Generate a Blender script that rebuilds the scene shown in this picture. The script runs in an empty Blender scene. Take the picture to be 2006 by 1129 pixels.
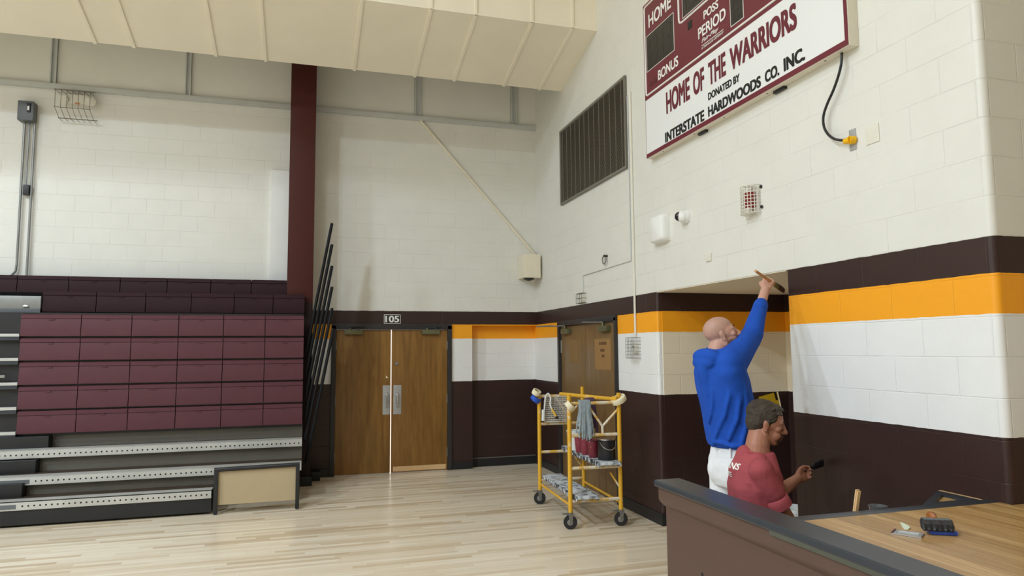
import bpy, bmesh, math, random
import numpy as np
from mathutils import Vector, Matrix, noise
from mathutils.bvhtree import BVHTree
random.seed(7)
SC = bpy.context.scene
COL = SC.collection
PI = math.pi

# ------------------------------------------------------------------ camera
FPX, YAW, PIT, ROL, CH = 1349.76, 0.2885, 0.0887, -0.0079, 1.6855
_F = Vector((math.sin(YAW)*math.cos(PIT), math.cos(YAW)*math.cos(PIT), math.sin(PIT)))
_r0 = Vector((math.cos(YAW), -math.sin(YAW), 0)); _u0 = _r0.cross(_F)
_R = _r0*math.cos(ROL) + _u0*math.sin(ROL)
_U = _u0*math.cos(ROL) - _r0*math.sin(ROL)
CAMP = Vector((0, 0, CH))
cd = bpy.data.cameras.new('camera'); cam = bpy.data.objects.new('camera', cd); COL.objects.link(cam)
cd.sensor_width = 36; cd.lens = FPX/2006*36; cd.clip_end = 200; cd.clip_start = .05
cam.matrix_world = Matrix(((_R.x, _U.x, -_F.x, 0), (_R.y, _U.y, -_F.y, 0), (_R.z, _U.z, -_F.z, CH), (0, 0, 0, 1)))
SC.camera = cam

# ------------------------------------------------------------------ world, lamps, exposure
w = bpy.data.worlds.new('world'); SC.world = w; w.use_nodes = True
w.node_tree.nodes['Background'].inputs[0].default_value = (1, .95, .88, 1)
w.node_tree.nodes['Background'].inputs[1].default_value = .25
SC.view_settings.view_transform = 'Standard'; SC.view_settings.look = 'None'
SC.view_settings.gamma = 1; SC.view_settings.use_curve_mapping = False
SC.view_settings.exposure = 0.0
def lamp(x, y, power, size=.45, z=7.6, col=(.78, .92, 1.05)):
    l = bpy.data.lights.new('high_bay_lamp', 'AREA'); l.shape = 'DISK'; l.size = size
    l.energy = power; l.color = col; l.spread = math.radians(176)
    o = bpy.data.objects.new('high_bay_lamp', l); COL.objects.link(o); o.location = (x, y, z)
lamp(-1.5, 3.7, 80); lamp(-4.8, 1.2, 400); lamp(-7.5, 4.2, 400)
lamp(-8.5, -3.0, 680); lamp(-5, -9.5, 130); lamp(-11.5, 1, 280)
SC.cycles.diffuse_bounces = 8

# ------------------------------------------------------------------ helpers
def lin(c):
    return tuple(((v/255)/12.92 if v/255 <= .04045 else ((v/255+.055)/1.055)**2.4) for v in c)
def ray(u, v): return _F + _R*((u-1003)/FPX) - _U*((v-564.5)/FPX)
def P(u, v, x=None, y=None, z=None):
    d = ray(u, v)
    t = (x-CAMP.x)/d.x if x is not None else (y-CAMP.y)/d.y if y is not None else (z-CAMP.z)/d.z
    return CAMP + d*t

class Nodes:
    def __init__(s, name):
        s.m = bpy.data.materials.new(name); s.m.use_nodes = True
        s.t = s.m.node_tree; s.b = s.t.nodes['Principled BSDF']
    def n(s, typ, **kw):
        nd = s.t.nodes.new(typ)
        for k, v in kw.items():
            if k.startswith('i_'):
                k = k[2:]; k = int(k) if k.isdigit() else k.replace('_', ' ')
                s.set(nd.inputs[k], v)
            else: setattr(nd, k, v)
        return nd
    def set(s, inp, v):
        if isinstance(v, bpy.types.NodeSocket): s.t.links.new(v, inp)
        else: inp.default_value = v
    def math(s, op, a, b=0.0, c=None):
        nd = s.n('ShaderNodeMath', operation=op); s.set(nd.inputs[0], a); s.set(nd.inputs[1], b)
        if c is not None: s.set(nd.inputs[2], c)
        return nd.outputs[0]
    def mix(s, f, a, b, mode='MIX'):
        nd = s.n('ShaderNodeMix', data_type='RGBA', blend_type=mode)
        s.set(nd.inputs[0], f); s.set(nd.inputs[6], a); s.set(nd.inputs[7], b)
        return nd.outputs[2]
    def pos(s):
        g = s.n('ShaderNodeNewGeometry'); x = s.n('ShaderNodeSeparateXYZ'); s.t.links.new(g.outputs['Position'], x.inputs[0])
        return x.outputs
    def vec(s, x, y, z):
        nd = s.n('ShaderNodeCombineXYZ'); s.set(nd.inputs[0], x); s.set(nd.inputs[1], y); s.set(nd.inputs[2], z); return nd.outputs[0]
    def ramp(s, f, stops, interp='LINEAR'):
        nd = s.n('ShaderNodeValToRGB'); r = nd.color_ramp; r.interpolation = interp
        while len(r.elements) > 1: r.elements.remove(r.elements[-1])
        r.elements[0].position = stops[0][0]; r.elements[0].color = (*lin(stops[0][1]), 1)
        for p, c in stops[1:]:
            e = r.elements.new(p); e.color = (*lin(c), 1)
        s.set(nd.inputs[0], f); return nd.outputs[0]
    def noise(s, v, scale, detail=4, rough=.6):
        nd = s.n('ShaderNodeTexNoise'); s.set(nd.inputs['Vector'], v); s.set(nd.inputs['Scale'], scale)
        s.set(nd.inputs['Detail'], detail); s.set(nd.inputs['Roughness'], rough); return nd.outputs['Fac']
    def bump(s, h, strength=.3, dist=.01):
        nd = s.n('ShaderNodeBump'); s.set(nd.inputs['Height'], h); nd.inputs['Strength'].default_value = strength
        nd.inputs['Distance'].default_value = dist; s.t.links.new(nd.outputs[0], s.b.inputs['Normal'])
    def fin(s, col=None, rough=.5, metal=0, spec=.5, coat=0):
        if col is not None: s.set(s.b.inputs['Base Color'], col)
        s.set(s.b.inputs['Roughness'], rough); s.b.inputs['Metallic'].default_value = metal
        s.b.inputs['Specular IOR Level'].default_value = spec; s.b.inputs['Coat Weight'].default_value = coat
        return s.m

def mat(name, c, rough=.5, metal=0, spec=.4, var=.12, scale=9, c2=None, lo=.55, hi=.7, bump=0, bscale=60, bdist=.004, coat=0):
    """plain paint, plastic or metal with a little procedural mottling; c2 = colour of worn or spattered patches"""
    N = Nodes(name); tc = N.n('ShaderNodeTexCoord').outputs['Object']
    f = N.noise(tc, scale)
    a = lin(c); k = 1-var; kk = 1+var*.6
    col = N.mix(f, (*[v*k for v in a], 1), (*[min(1, v*kk) for v in a], 1))
    if c2:
        m = N.n('ShaderNodeMapRange', i_1=lo, i_2=hi); N.set(m.inputs[0], N.noise(tc, scale*2.3, 6, .7))
        col = N.mix(m.outputs[0], col, (*lin(c2), 1))
    if bump: N.bump(N.noise(tc, bscale), bump, bdist)
    return N.fin(col, rough, metal, spec, coat)

WHITE = (226, 225, 219); DARK = (54, 35, 32); GOLD = (250, 168, 32)
def block_mat(name, lower=True, upper=WHITE, band=(236, 237, 238), along=None, cont=.55):
    """painted concrete block: 16 x 8 inch running bond, joints as bump; paint colour changes with height where lower"""
    N = Nodes(name); x, y, z = N.pos()
    al = N.math('ADD', x, y)
    v = N.vec(al, z, 0.0)
    br = N.n('ShaderNodeTexBrick', offset=.5); N.set(br.inputs['Vector'], v)
    br.inputs['Scale'].default_value = 1; br.inputs['Mortar Size'].default_value = .0045
    br.inputs['Mortar Smooth'].default_value = .6; br.inputs['Brick Width'].default_value = .4064; br.inputs['Row Height'].default_value = .2032
    p3 = N.vec(x, y, z)
    nz = N.noise(p3, 3.0, 5); nf = N.noise(p3, 90, 3)
    vis = N.n('ShaderNodeMapRange', i_1=.36, i_2=.66, i_3=.15, i_4=1.0); N.set(vis.inputs[0], N.noise(p3, 1.7, 3))
    h = N.math('ADD', N.math('MULTIPLY', N.math('MULTIPLY', br.outputs['Fac'], vis.outputs[0]), -1.0), N.math('MULTIPLY', nf, .22))
    N.bump(h, cont, .006)
    if lower:
        zz = N.math('ADD', z, N.math('MULTIPLY', N.math('SUBTRACT', N.noise(p3, 14, 2), .5), .008))
        f = N.math('DIVIDE', zz, 4.0)
        col = N.ramp(f, [(0, DARK), (1.2192/4, band), (1.8288/4, GOLD), (2.032/4, DARK), (2.2275/4, upper)], 'CONSTANT')
    else:
        col = (*lin(upper), 1)
    col = N.mix(N.math('MULTIPLY', nz, .16), col, (*lin((150, 140, 120)), 1), 'MULTIPLY')
    return N.fin(col, .42, 0, .4)

def plank_mat(name, axis, width, length, stops, rough, gap=.02, grain=.35, spec=.5):
    """strip wood: every board its own tint and grain"""
    N = Nodes(name); p = N.pos()
    a, b = (p[0], p[1]) if axis == 'x' else (p[1], p[0])
    r = N.math('DIVIDE', b, width); row = N.math('FLOOR', r)
    wn = N.n('ShaderNodeTexWhiteNoise', noise_dimensions='1D'); N.set(wn.inputs['W'], row)
    off = N.math('MULTIPLY', wn.outputs['Value'], 7.3)
    s = N.math('ADD', N.math('DIVIDE', a, length), off); seg = N.math('FLOOR', s)
    w2 = N.n('ShaderNodeTexWhiteNoise', noise_dimensions='2D'); N.set(w2.inputs['Vector'], N.vec(row, seg, 0.0))
    gv = N.vec(N.math('MULTIPLY', a, 1.6), N.math('MULTIPLY', b, 34.0), N.math('MULTIPLY', w2.outputs['Value'], 40.0))
    g = N.noise(gv, 1.3, 5, .65)
    f = N.math('ADD', N.math('MULTIPLY', w2.outputs['Value'], 1-grain), N.math('MULTIPLY', g, grain))
    col = N.ramp(f, stops)
    e1 = N.math('LESS_THAN', N.math('FRACT', r), gap); e2 = N.math('LESS_THAN', N.math('FRACT', s), gap*width/length)
    e = N.math('MAXIMUM', e1, e2)
    col = N.mix(N.math('MULTIPLY', e, .55), col, (*lin((90, 62, 38)), 1))
    rg = N.math('ADD', N.math('MULTIPLY', N.noise(N.vec(a, b, 0.0), 6, 3), .12), rough-.06)
    return N.fin(col, rg, 0, spec)

def veneer_mat(name, c1, c2, c3):
    N = Nodes(name); x, y, z = N.pos(); h = N.math('ADD', x, y)
    v = N.vec(N.math('MULTIPLY', h, 9.0), N.math('MULTIPLY', z, .7), N.math('MULTIPLY', x, .3))
    f = N.noise(v, 2.2, 7, .68)
    col = N.ramp(f, [(.25, c1), (.5, c2), (.78, c3)])
    sc = N.noise(N.vec(h, z, 0.0), 5, 6, .75)
    m = N.n('ShaderNodeMapRange', i_1=.63, i_2=.75); N.set(m.inputs[0], sc)
    col = N.mix(N.math('MULTIPLY', m.outputs[0], .45), col, (*lin((96, 58, 22)), 1))
    return N.fin(col, .38, 0, .45)

M = {}
M['block'] = block_mat('painted_block_striped')
M['block_recess'] = block_mat('block_recess_bounce_lit', band=(242, 230, 208), upper=(226, 212, 182), cont=.7)  # opening's warm bounce light painted in as lighter, creamier colours
M['plain_wall'] = mat('plain_wall_paint', (214, 210, 198), .6, var=.06, scale=2)
M['chase'] = mat('chase_white', (226, 226, 224), .55, var=.05, scale=2)
M['ceil'] = mat('ceiling_cream', (232, 222, 200), .65, var=.08, scale=1.2)
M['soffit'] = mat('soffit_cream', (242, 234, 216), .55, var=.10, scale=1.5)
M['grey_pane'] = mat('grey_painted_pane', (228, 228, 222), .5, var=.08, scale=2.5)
M['grey_frame'] = mat('grey_painted_frame', (200, 203, 203), .45, var=.12, scale=4)
M['floor'] = plank_mat('maple_floor', 'x', .057, .95, [(.05, (170, 144, 116)), (.2, (206, 186, 158)), (.42, (224, 209, 185)), (.7, (234, 222, 202)), (.95, (210, 188, 160))], .22)
M['counter'] = plank_mat('worn_counter_wood', 'y', .057, 1.3, [(.22, (126, 92, 50)), (.42, (168, 130, 78)), (.6, (190, 152, 98)), (.85, (214, 182, 132))], .3, gap=.05, grain=.78)
M['door'] = veneer_mat('door_veneer', (102, 70, 28), (130, 92, 40), (152, 112, 56))
M['door_b'] = veneer_mat('door_veneer_old', (100, 76, 46), (118, 92, 57), (136, 107, 70))
M['black'] = mat('black_paint', (34, 34, 36), .42, var=.2, scale=6)
M['black_worn'] = mat('black_paint_scuffed', (36, 37, 40), .38, var=.25, scale=5, c2=(72, 72, 74), lo=.64, hi=.8)
M['frame_dk'] = mat('door_frame_dark', (48, 46, 48), .4, var=.2, scale=5)
M['column'] = mat('column_maroon', (72, 34, 29), .5, spec=.2, var=.14, scale=3)
M['column_lo'] = mat('column_dark', (42, 27, 25), .5, spec=.25, var=.14, scale=3)
M['seat'] = mat('maroon_seat_plastic', (82, 40, 50), .5, var=.13, scale=5, c2=(98, 62, 70), lo=.66, hi=.8)
M['seat_dk'] = mat('dark_maroon_seat_plastic', (48, 25, 31), .6, spec=.2, var=.12, scale=5)
M['alu'] = mat('aluminium_nosing', (196, 196, 192), .38, .35, var=.14, scale=10)
M['dot'] = mat('nosing_dots', (26, 26, 26), .6)
M['tread'] = mat('stained_tread', (62, 50, 39), .5, var=.3, scale=4, c2=(78, 64, 50), lo=.55, hi=.75)
M['riser'] = mat('grey_riser', (96, 92, 84), .5, var=.18, scale=4)
M['tan'] = mat('tan_board', (178, 160, 128), .5, var=.1, scale=3)
M['steel'] = mat('zinc_steel', (150, 152, 152), .35, .75, var=.15, scale=14)
M['chrome'] = mat('bright_steel', (205, 206, 208), .22, .9, var=.06)
M['plate'] = mat('brushed_plate', (182, 184, 186), .4, .5, var=.06, scale=20)
M['grey_box'] = mat('grey_enamel', (96, 100, 104), .45, var=.1)
M['offwhite'] = mat('offwhite_plastic', (222, 218, 206), .5, var=.05, bump=.1)
M['cream_box'] = mat('cream_painted_box', (226, 218, 198), .55, var=.06)
M['white'] = mat('white_plastic', (232, 232, 230), .4, var=.04)
M['text_w'] = mat('white_lettering', (232, 230, 226), .5, var=.02)
M['text_m'] = mat('maroon_lettering', (104, 36, 48), .5, var=.03)
M['text_b'] = mat('black_lettering', (28, 27, 28), .5, var=.03)
M['sb_maroon'] = mat('scoreboard_maroon', (106, 36, 50), .38, var=.06, scale=3)
M['sb_white'] = mat('scoreboard_white', (228, 229, 230), .4, var=.03, scale=3)
M['sb_case'] = mat('scoreboard_case', (222, 216, 200), .5, var=.05)
M['sb_dark'] = mat('scoreboard_dark_display', (38, 36, 36), .3, var=.15, scale=20)
M['yellow_plug'] = mat('yellow_plug', (236, 182, 20), .45)
M['copper_green'] = mat('tarnished_bronze', (112, 112, 84), .45, .5, var=.25, scale=25)
M['louver'] = mat('louver_brown_grey', (112, 104, 90), .5, var=.18, scale=3)
M['louver_frame'] = mat('louver_frame', (120, 116, 106), .5, var=.12)
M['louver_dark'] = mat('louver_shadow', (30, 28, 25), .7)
M['wire'] = mat('wire_guard', (226, 224, 214), .45, .2)
M['wire_grey'] = mat('wire_grey', (120, 112, 100), .45, .4)
M['red'] = mat('alarm_red', (138, 34, 38), .35)
M['yellow'] = mat('scaffold_yellow', (220, 168, 48), .4, var=.12, scale=3, c2=(222, 208, 180), lo=.6, hi=.68)
M['yellow_rung'] = mat('scaffold_yellow_spattered', (216, 168, 60), .45, var=.12, scale=4, c2=(220, 212, 196), lo=.44, hi=.56)
M['paint_splat'] = mat('paint_spattered_board', (56, 58, 62), .6, var=.2, scale=8, c2=(206, 212, 220), lo=.47, hi=.6)
M['splat_top'] = mat('paint_spattered_top', (88, 94, 100), .6, var=.2, scale=6, c2=(210, 217, 224), lo=.36, hi=.56)
M['rubber'] = mat('black_rubber', (40, 40, 42), .6, var=.15)
M['tape_cream'] = mat('masking_tape', (230, 220, 190), .6, var=.05)
M['tape_blue'] = mat('blue_tape', (32, 84, 190), .5, var=.05)
M['card'] = mat('tape_core', (190, 170, 130), .8)
M['tray'] = mat('white_roller_grid', (206, 202, 194), .5, .2, c2=(170, 160, 150))
M['cloth'] = mat('grey_rag', (146, 158, 166), .85, var=.25, scale=8, bump=.4, bscale=40)
M['purple'] = mat('purple_rag', (88, 66, 90), .85, var=.25, scale=8, bump=.4, bscale=40)
M['cup_red'] = mat('maroon_cup', (132, 48, 62), .4, var=.15, scale=8, c2=(206, 170, 176), lo=.62, hi=.68)
M['can_black'] = mat('black_can', (36, 36, 40), .3, var=.1)
M['bucket_w'] = mat('white_bucket', (214, 216, 214), .5, var=.08, c2=(140, 150, 160), lo=.6, hi=.7)
M['panel_brown'] = mat('brown_panel_paint', (88, 66, 58), .45, var=.09, scale=2.5, bump=.05)
M['cap'] = mat('black_counter_trim', (54, 58, 64), .33, var=.2, scale=4, c2=(84, 88, 92), lo=.66, hi=.85)
def skin_mat(name, c, stub, lip, scalp):
    N = Nodes(name); tc = N.n('ShaderNodeTexCoord').outputs['Object']
    f = N.noise(tc, 16); a = lin(c)
    col = N.mix(f, (*[v*.9 for v in a], 1), (*[min(1, v*1.07) for v in a], 1))
    at = N.n('ShaderNodeAttribute', attribute_name='tint'); sp = N.n('ShaderNodeSeparateColor'); N.set(sp.inputs[0], at.outputs['Color'])
    g = N.n('ShaderNodeMapRange', i_1=.3, i_2=.7, i_3=.55, i_4=1.0); N.set(g.inputs[0], N.noise(tc, 220, 2))
    col = N.mix(sp.outputs[2], col, (*lin(scalp), 1))
    col = N.mix(N.math('MULTIPLY', sp.outputs[0], g.outputs[0]), col, (*lin(stub), 1))
    col = N.mix(sp.outputs[1], col, (*lin(lip), 1))
    N.bump(N.noise(tc, 160), .08, .002)
    return N.fin(col, .5, 0, .4)
M['skin_a'] = skin_mat('skin_fair', (194, 148, 130), (74, 56, 48), (150, 84, 76), (176, 138, 124))
M['skin_b'] = skin_mat('skin_tanned', (162, 110, 88), (86, 62, 50), (140, 78, 68), (160, 110, 90))
M['stubble'] = mat('dark_stubble', (104, 76, 64), .7, var=.25, scale=60)
M['scalp'] = mat('shaved_scalp', (190, 146, 130), .4, var=.1, scale=14)
M['lip'] = mat('lips', (160, 86, 78), .5)
def hair_mat(name, c, c2):
    N = Nodes(name); tc = N.n('ShaderNodeTexCoord').outputs['Object']; sp = N.n('ShaderNodeSeparateXYZ'); N.set(sp.inputs[0], tc)
    v = N.vec(N.math('MULTIPLY', N.math('ADD', sp.outputs[0], N.math('MULTIPLY', sp.outputs[2], .6)), 25.0), N.math('MULTIPLY', sp.outputs[1], 160.0), N.math('MULTIPLY', N.math('SUBTRACT', sp.outputs[2], N.math('MULTIPLY', sp.outputs[0], .6)), 110.0))
    f = N.noise(v, 1.0, 4)
    N.bump(f, .9, .006)
    return N.fin(N.ramp(f, [(.3, c), (.7, c2)]), .6, 0, .35)
M['hair'] = hair_mat('greying_brown_hair', (36, 30, 24), (78, 68, 56))
M['brow'] = mat('dark_brow_hair', (62, 44, 36), .8, var=.2, scale=40)
M['eye'] = mat('eye_white', (220, 212, 204), .2)
M['iris'] = mat('eye_iris', (46, 36, 30), .2)
def cloth_mat(name, c, fold=.5, var=.14):
    N = Nodes(name); tc = N.n('ShaderNodeTexCoord').outputs['Object']
    n1 = N.noise(tc, 7, 3, .5); n2 = N.noise(tc, 300, 2)
    a = lin(c)
    col = N.mix(n1, (*[v*(1-var) for v in a], 1), (*[min(1, v*(1+var*.7)) for v in a], 1))
    N.bump(N.math('ADD', n1, N.math('MULTIPLY', n2, .03)), fold, .05)
    return N.fin(col, .85, 0, .2)
M['hoodie'] = cloth_mat('blue_sweatshirt_fleece', (30, 78, 176), .3)
M['tee'] = cloth_mat('faded_red_cotton', (158, 74, 80), .35)
M['pants'] = cloth_mat('white_painter_canvas', (226, 228, 232), .35, .06)
M['shoe'] = mat('work_shoe', (110, 96, 82), .7)
M['wood_stick'] = mat('bare_pine', (214, 178, 130), .55, var=.1, scale=20)
M['brush_handle'] = mat('brush_handle_wood', (190, 138, 88), .5, var=.12, scale=20)
M['bristle'] = mat('paint_loaded_bristles', (58, 38, 32), .5, var=.2, scale=60)
M['blue_glove'] = mat('blue_plastic', (44, 74, 160), .45, var=.1)
M['orange_handle'] = mat('varnished_handle', (166, 98, 44), .35, var=.1)
M['yellow_card'] = mat('yellow_sheet', (206, 168, 28), .6, var=.08)
M['flame'] = mat('print_orange', (232, 176, 120), .8)
M['print_blue'] = mat('print_pale_blue', (178, 206, 226), .8)

# ---- mesh builder
class MB:
    def __init__(s): s.v = []; s.f = []
    def add(s, vs, fs):
        b = len(s.v); s.v += [tuple(p) for p in vs]; s.f += [tuple(b+i for i in f) for f in fs]; return s
    def bm(s, bm):
        bm.verts.ensure_lookup_table(); bm.verts.index_update()
        s.add([v.co for v in bm.verts], [[v.index for v in f.verts] for f in bm.faces]); bm.free(); return s
    def box(s, x0, x1, y0, y1, z0, z1, bev=0, rot=None):
        bm = bmesh.new(); bmesh.ops.create_cube(bm, size=1)
        c = Vector(((x0+x1)/2, (y0+y1)/2, (z0+z1)/2)); d = (abs(x1-x0), abs(y1-y0), abs(z1-z0))
        for v in bm.verts: v.co = Vector((v.co.x*d[0], v.co.y*d[1], v.co.z*d[2]))
        if bev: bmesh.ops.bevel(bm, geom=bm.edges[:], offset=min(bev, min(d)*.45), segments=2, affect='EDGES', profile=.7)
        for v in bm.verts: v.co = (rot @ v.co if rot else v.co) + c
        return s.bm(bm)
    def frame_box(s, o, ax, ay, az, bev=0):
        """box from corner-centre o with half axes ax, ay, az (vectors)"""
        bm = bmesh.new(); bmesh.ops.create_cube(bm, size=2)
        L = (ax.length, ay.length, az.length)
        for v in bm.verts: v.co = Vector((v.co.x*L[0], v.co.y*L[1], v.co.z*L[2]))
        if bev: bmesh.ops.bevel(bm, geom=bm.edges[:], offset=min(bev, min(L)*.9), segments=2, affect='EDGES', profile=.7)
        X, Y, Z = ax.normalized(), ay.normalized(), az.normalized()
        for v in bm.verts: v.co = o + X*v.co.x + Y*v.co.y + Z*v.co.z
        return s.bm(bm)
    def tube(s, pts, r, n=10, cap=True, rb=None):
        """round tube through pts; r a number or a list"""
        pts = [Vector(p) for p in pts]; R = r if isinstance(r, (list, tuple)) else [r]*len(pts)
        rings = []; prev = None
        for i, p in enumerate(pts):
            t = (pts[min(i+1, len(pts)-1)] - pts[max(i-1, 0)]).normalized()
            if prev is None:
                a = t.orthogonal().normalized()
            else:
                a = (prev - t*prev.dot(t)).normalized()
            prev = a; b = t.cross(a)
            rings.append([p + (a*math.cos(2*PI*k/n) + b*math.sin(2*PI*k/n))*R[i] for k in range(n)])
        vs = [q for rg in rings for q in rg]; fs = []
        for i in range(len(pts)-1):
            for k in range(n):
                k2 = (k+1) % n; fs.append((i*n+k, i*n+k2, (i+1)*n+k2, (i+1)*n+k))
        if cap: fs.append(tuple(range(n))[::-1]); fs.append(tuple((len(pts)-1)*n+k for k in range(n)))
        return s.add(vs, fs)
    def cyl(s, p0, p1, r0, r1=None, n=24): return s.tube([p0, p1], [r0, r0 if r1 is None else r1], n)
    def lathe(s, o, prof, n=28, axis=(0, 0, 1), cap=True):
        """prof = [(radius, height)...] turned about axis through o, open ends capped"""
        o = Vector(o); t = Vector(axis).normalized(); a = t.orthogonal().normalized(); b = t.cross(a)
        vs = [o + t*h + (a*math.cos(2*PI*k/n)+b*math.sin(2*PI*k/n))*max(r, 1e-5) for r, h in prof for k in range(n)]; fs = []
        for i in range(len(prof)-1):
            for k in range(n):
                k2 = (k+1) % n; fs.append((i*n+k, i*n+k2, (i+1)*n+k2, (i+1)*n+k))
        if cap: fs.append(tuple(range(n))[::-1]); fs.append(tuple((len(prof)-1)*n+k for k in range(n)))
        return s.add(vs, fs)
    def ell(s, c, r, rot=None, seg=20):
        bm = bmesh.new(); bmesh.ops.create_uvsphere(bm, u_segments=seg, v_segments=max(8, seg//2+2), radius=1)
        c = Vector(c)
        for v in bm.verts:
            q = Vector((v.co.x*r[0], v.co.y*r[1], v.co.z*r[2])); v.co = c + (rot @ q if rot else q)
        return s.bm(bm)
    def chain(s, pts, R, n=14):
        """tapered limb: spheres at the joints, cones between"""
        pts = [Vector(p) for p in pts]; R = R if isinstance(R, (list, tuple)) else [R]*len(pts)
        for p, r in zip(pts, R): s.ell(p, (r, r, r), seg=n)
        for i in range(len(pts)-1): s.tube([pts[i], pts[i+1]], [R[i], R[i+1]], n)
        return s
    def loft(s, secs, n=28, sq=2.0):
        """secs = [(centre, a_vec, b_vec)] superelliptic rings"""
        vs = []; fs = []
        for c, a, b in secs:
            c, a, b = Vector(c), Vector(a), Vector(b)
            for k in range(n):
                th = 2*PI*k/n; ct, st = math.cos(th), math.sin(th)
                vs.append(c + a*math.copysign(abs(ct)**(2/sq), ct) + b*math.copysign(abs(st)**(2/sq), st))
        for i in range(len(secs)-1):
            for k in range(n):
                k2 = (k+1) % n; fs.append((i*n+k, i*n+k2, (i+1)*n+k2, (i+1)*n+k))
        fs.append(tuple(range(n))[::-1]); fs.append(tuple((len(secs)-1)*n+k for k in range(n)))
        return s.add(vs, fs)
    def prism(s, poly, d0, d1, ax):
        """polygon given in the two other axes, extruded along ax from d0 to d1"""
        def mk(p, d): return {'x': (d, p[0], p[1]), 'y': (p[0], d, p[1]), 'z': (p[0], p[1], d)}[ax]
        n = len(poly); vs = [mk(p, d0) for p in poly] + [mk(p, d1) for p in poly]
        fs = [tuple(range(n))[::-1], tuple(range(n, 2*n))] + [(i, (i+1) % n, n+(i+1) % n, n+i) for i in range(n)]
        return s.add(vs, fs)
    def prismv(s, poly, d):
        """3-D polygon pushed along vector d"""
        poly = [Vector(p) for p in poly]; d = Vector(d); n = len(poly)
        return s.add(poly + [p+d for p in poly], [tuple(range(n))[::-1], tuple(range(n, 2*n))] + [(i, (i+1) % n, n+(i+1) % n, n+i) for i in range(n)])

def wloc(o):
    v = Vector((0, 0, 0))
    while o: v += Vector(o.location); o = o.parent
    return v
def link(name, me, m, parent=None, loc=None, smooth=True, sharp=35):
    o = bpy.data.objects.new(name, me); COL.objects.link(o)
    off = Vector(loc) if loc is not None else (wloc(parent) if parent else Vector((0, 0, 0)))
    if loc is not None: o.location = off - (wloc(parent) if parent else Vector((0, 0, 0)))
    me.transform(Matrix.Translation(-off))
    if parent: o.parent = parent
    if m is not None and not me.materials: me.materials.append(m if not isinstance(m, str) else M[m])
    if smooth:
        me.shade_smooth()
        me.set_sharp_from_angle(angle=math.radians(sharp))
    return o
def obj(name, mb, m, parent=None, loc=None, smooth=True, sharp=35):
    me = bpy.data.meshes.new(name); me.from_pydata(mb.v, [], mb.f); me.update()
    bm = bmesh.new(); bm.from_mesh(me); bmesh.ops.recalc_face_normals(bm, faces=bm.faces); bm.to_mesh(me); bm.free()
    return link(name, me, m, parent, loc, smooth, sharp)
def tag(o, label, cat, group=None):
    o['label'] = label; o['category'] = cat
    if group: o['group'] = group
    return o
def struct(o): o['kind'] = 'structure'; return o
def thing(name, label, cat, loc, group=None):
    o = bpy.data.objects.new(name, None); COL.objects.link(o); o.location = loc; o.empty_display_size = .1
    return tag(o, label, cat, group)
def blob_mesh(name, mb, voxel, smooth=4, noise_amp=0, noise_scale=20):
    me = bpy.data.meshes.new(name); me.from_pydata(mb.v, [], mb.f); me.update()
    bm = bmesh.new(); bm.from_mesh(me); bmesh.ops.recalc_face_normals(bm, faces=bm.faces); bm.to_mesh(me); bm.free()
    o = bpy.data.objects.new(name+'_tmp', me); COL.objects.link(o)
    r = o.modifiers.new('r', 'REMESH'); r.mode = 'VOXEL'; r.voxel_size = voxel
    if smooth:
        k = o.modifiers.new('s', 'SMOOTH'); k.iterations = smooth; k.factor = .5
    dg = bpy.context.evaluated_depsgraph_get()
    out = bpy.data.meshes.new_from_object(o.evaluated_get(dg)); out.name = name
    bpy.data.objects.remove(o); bpy.data.meshes.remove(me)
    if noise_amp:
        out.update()
        nr = [v.normal.copy() for v in out.vertices]
        for v, n in zip(out.vertices, nr):
            v.co += n*noise_amp*noise.noise(v.co*noise_scale)
    return out
def blob(name, mb, m, voxel, parent=None, loc=None, smooth=4, noise_amp=0, noise_scale=20):
    me = blob_mesh(name, mb, voxel, smooth, noise_amp, noise_scale)
    return link(name, me, m, parent, loc, True, 180)
def text(name, s, o, right, up, wd, ht, m, parent, bold=.02, depth=.003, shear=0, spacing=1.0, proj=None):
    """lettering fitted to a wd x ht rectangle whose lower left corner is o"""
    cu = bpy.data.curves.new(name, 'FONT'); cu.body = s; cu.offset = 0.0; cu.extrude = .01; cu.shear = shear; cu.space_character = spacing
    t = bpy.data.objects.new(name, cu); COL.objects.link(t)
    dg = bpy.context.evaluated_depsgraph_get(); me = bpy.data.meshes.new_from_object(t.evaluated_get(dg))
    bpy.data.objects.remove(t)
    n = len(me.vertices); co = np.zeros(n*3); me.vertices.foreach_get('co', co); co = co.reshape(-1, 3)
    d = max(0, bold-.004)
    if d:
        bm = bmesh.new(); bm.from_mesh(me); src = bm.copy(); kz_ = 0
        for ax_, ay_ in ((-d, -d*.6), (d, -d*.6), (-d, d*.6), (d, d*.6), (0, d*.6), (0, -d*.6)):
            t2 = bpy.data.meshes.new('t'); src.to_mesh(t2); kz_ += 1; t2.transform(Matrix.Translation((ax_, ay_, .0035*kz_))); bm.from_mesh(t2); bpy.data.meshes.remove(t2)
        bm.to_mesh(me); bm.free(); src.free()
        n = len(me.vertices); co = np.zeros(n*3); me.vertices.foreach_get('co', co); co = co.reshape(-1, 3)
    mn, mx = co.min(0), co.max(0)
    right, up, o = Vector(right).normalized(), Vector(up).normalized(), Vector(o); nor = right.cross(up)
    for v in me.vertices:
        a = (v.co.x-mn[0])/(mx[0]-mn[0])*wd; b = (v.co.y-mn[1])/(mx[1]-mn[1])*ht
        c = (v.co.z-mn[2])/(mx[2]-mn[2])*depth
        q = o + right*a + up*b
        if proj:
            q = proj(q, nor) + nor*c
        else: q = q + nor*c
        v.co = q
    me.materials.clear()
    return link(name, me, m, parent, None, False)
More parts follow.
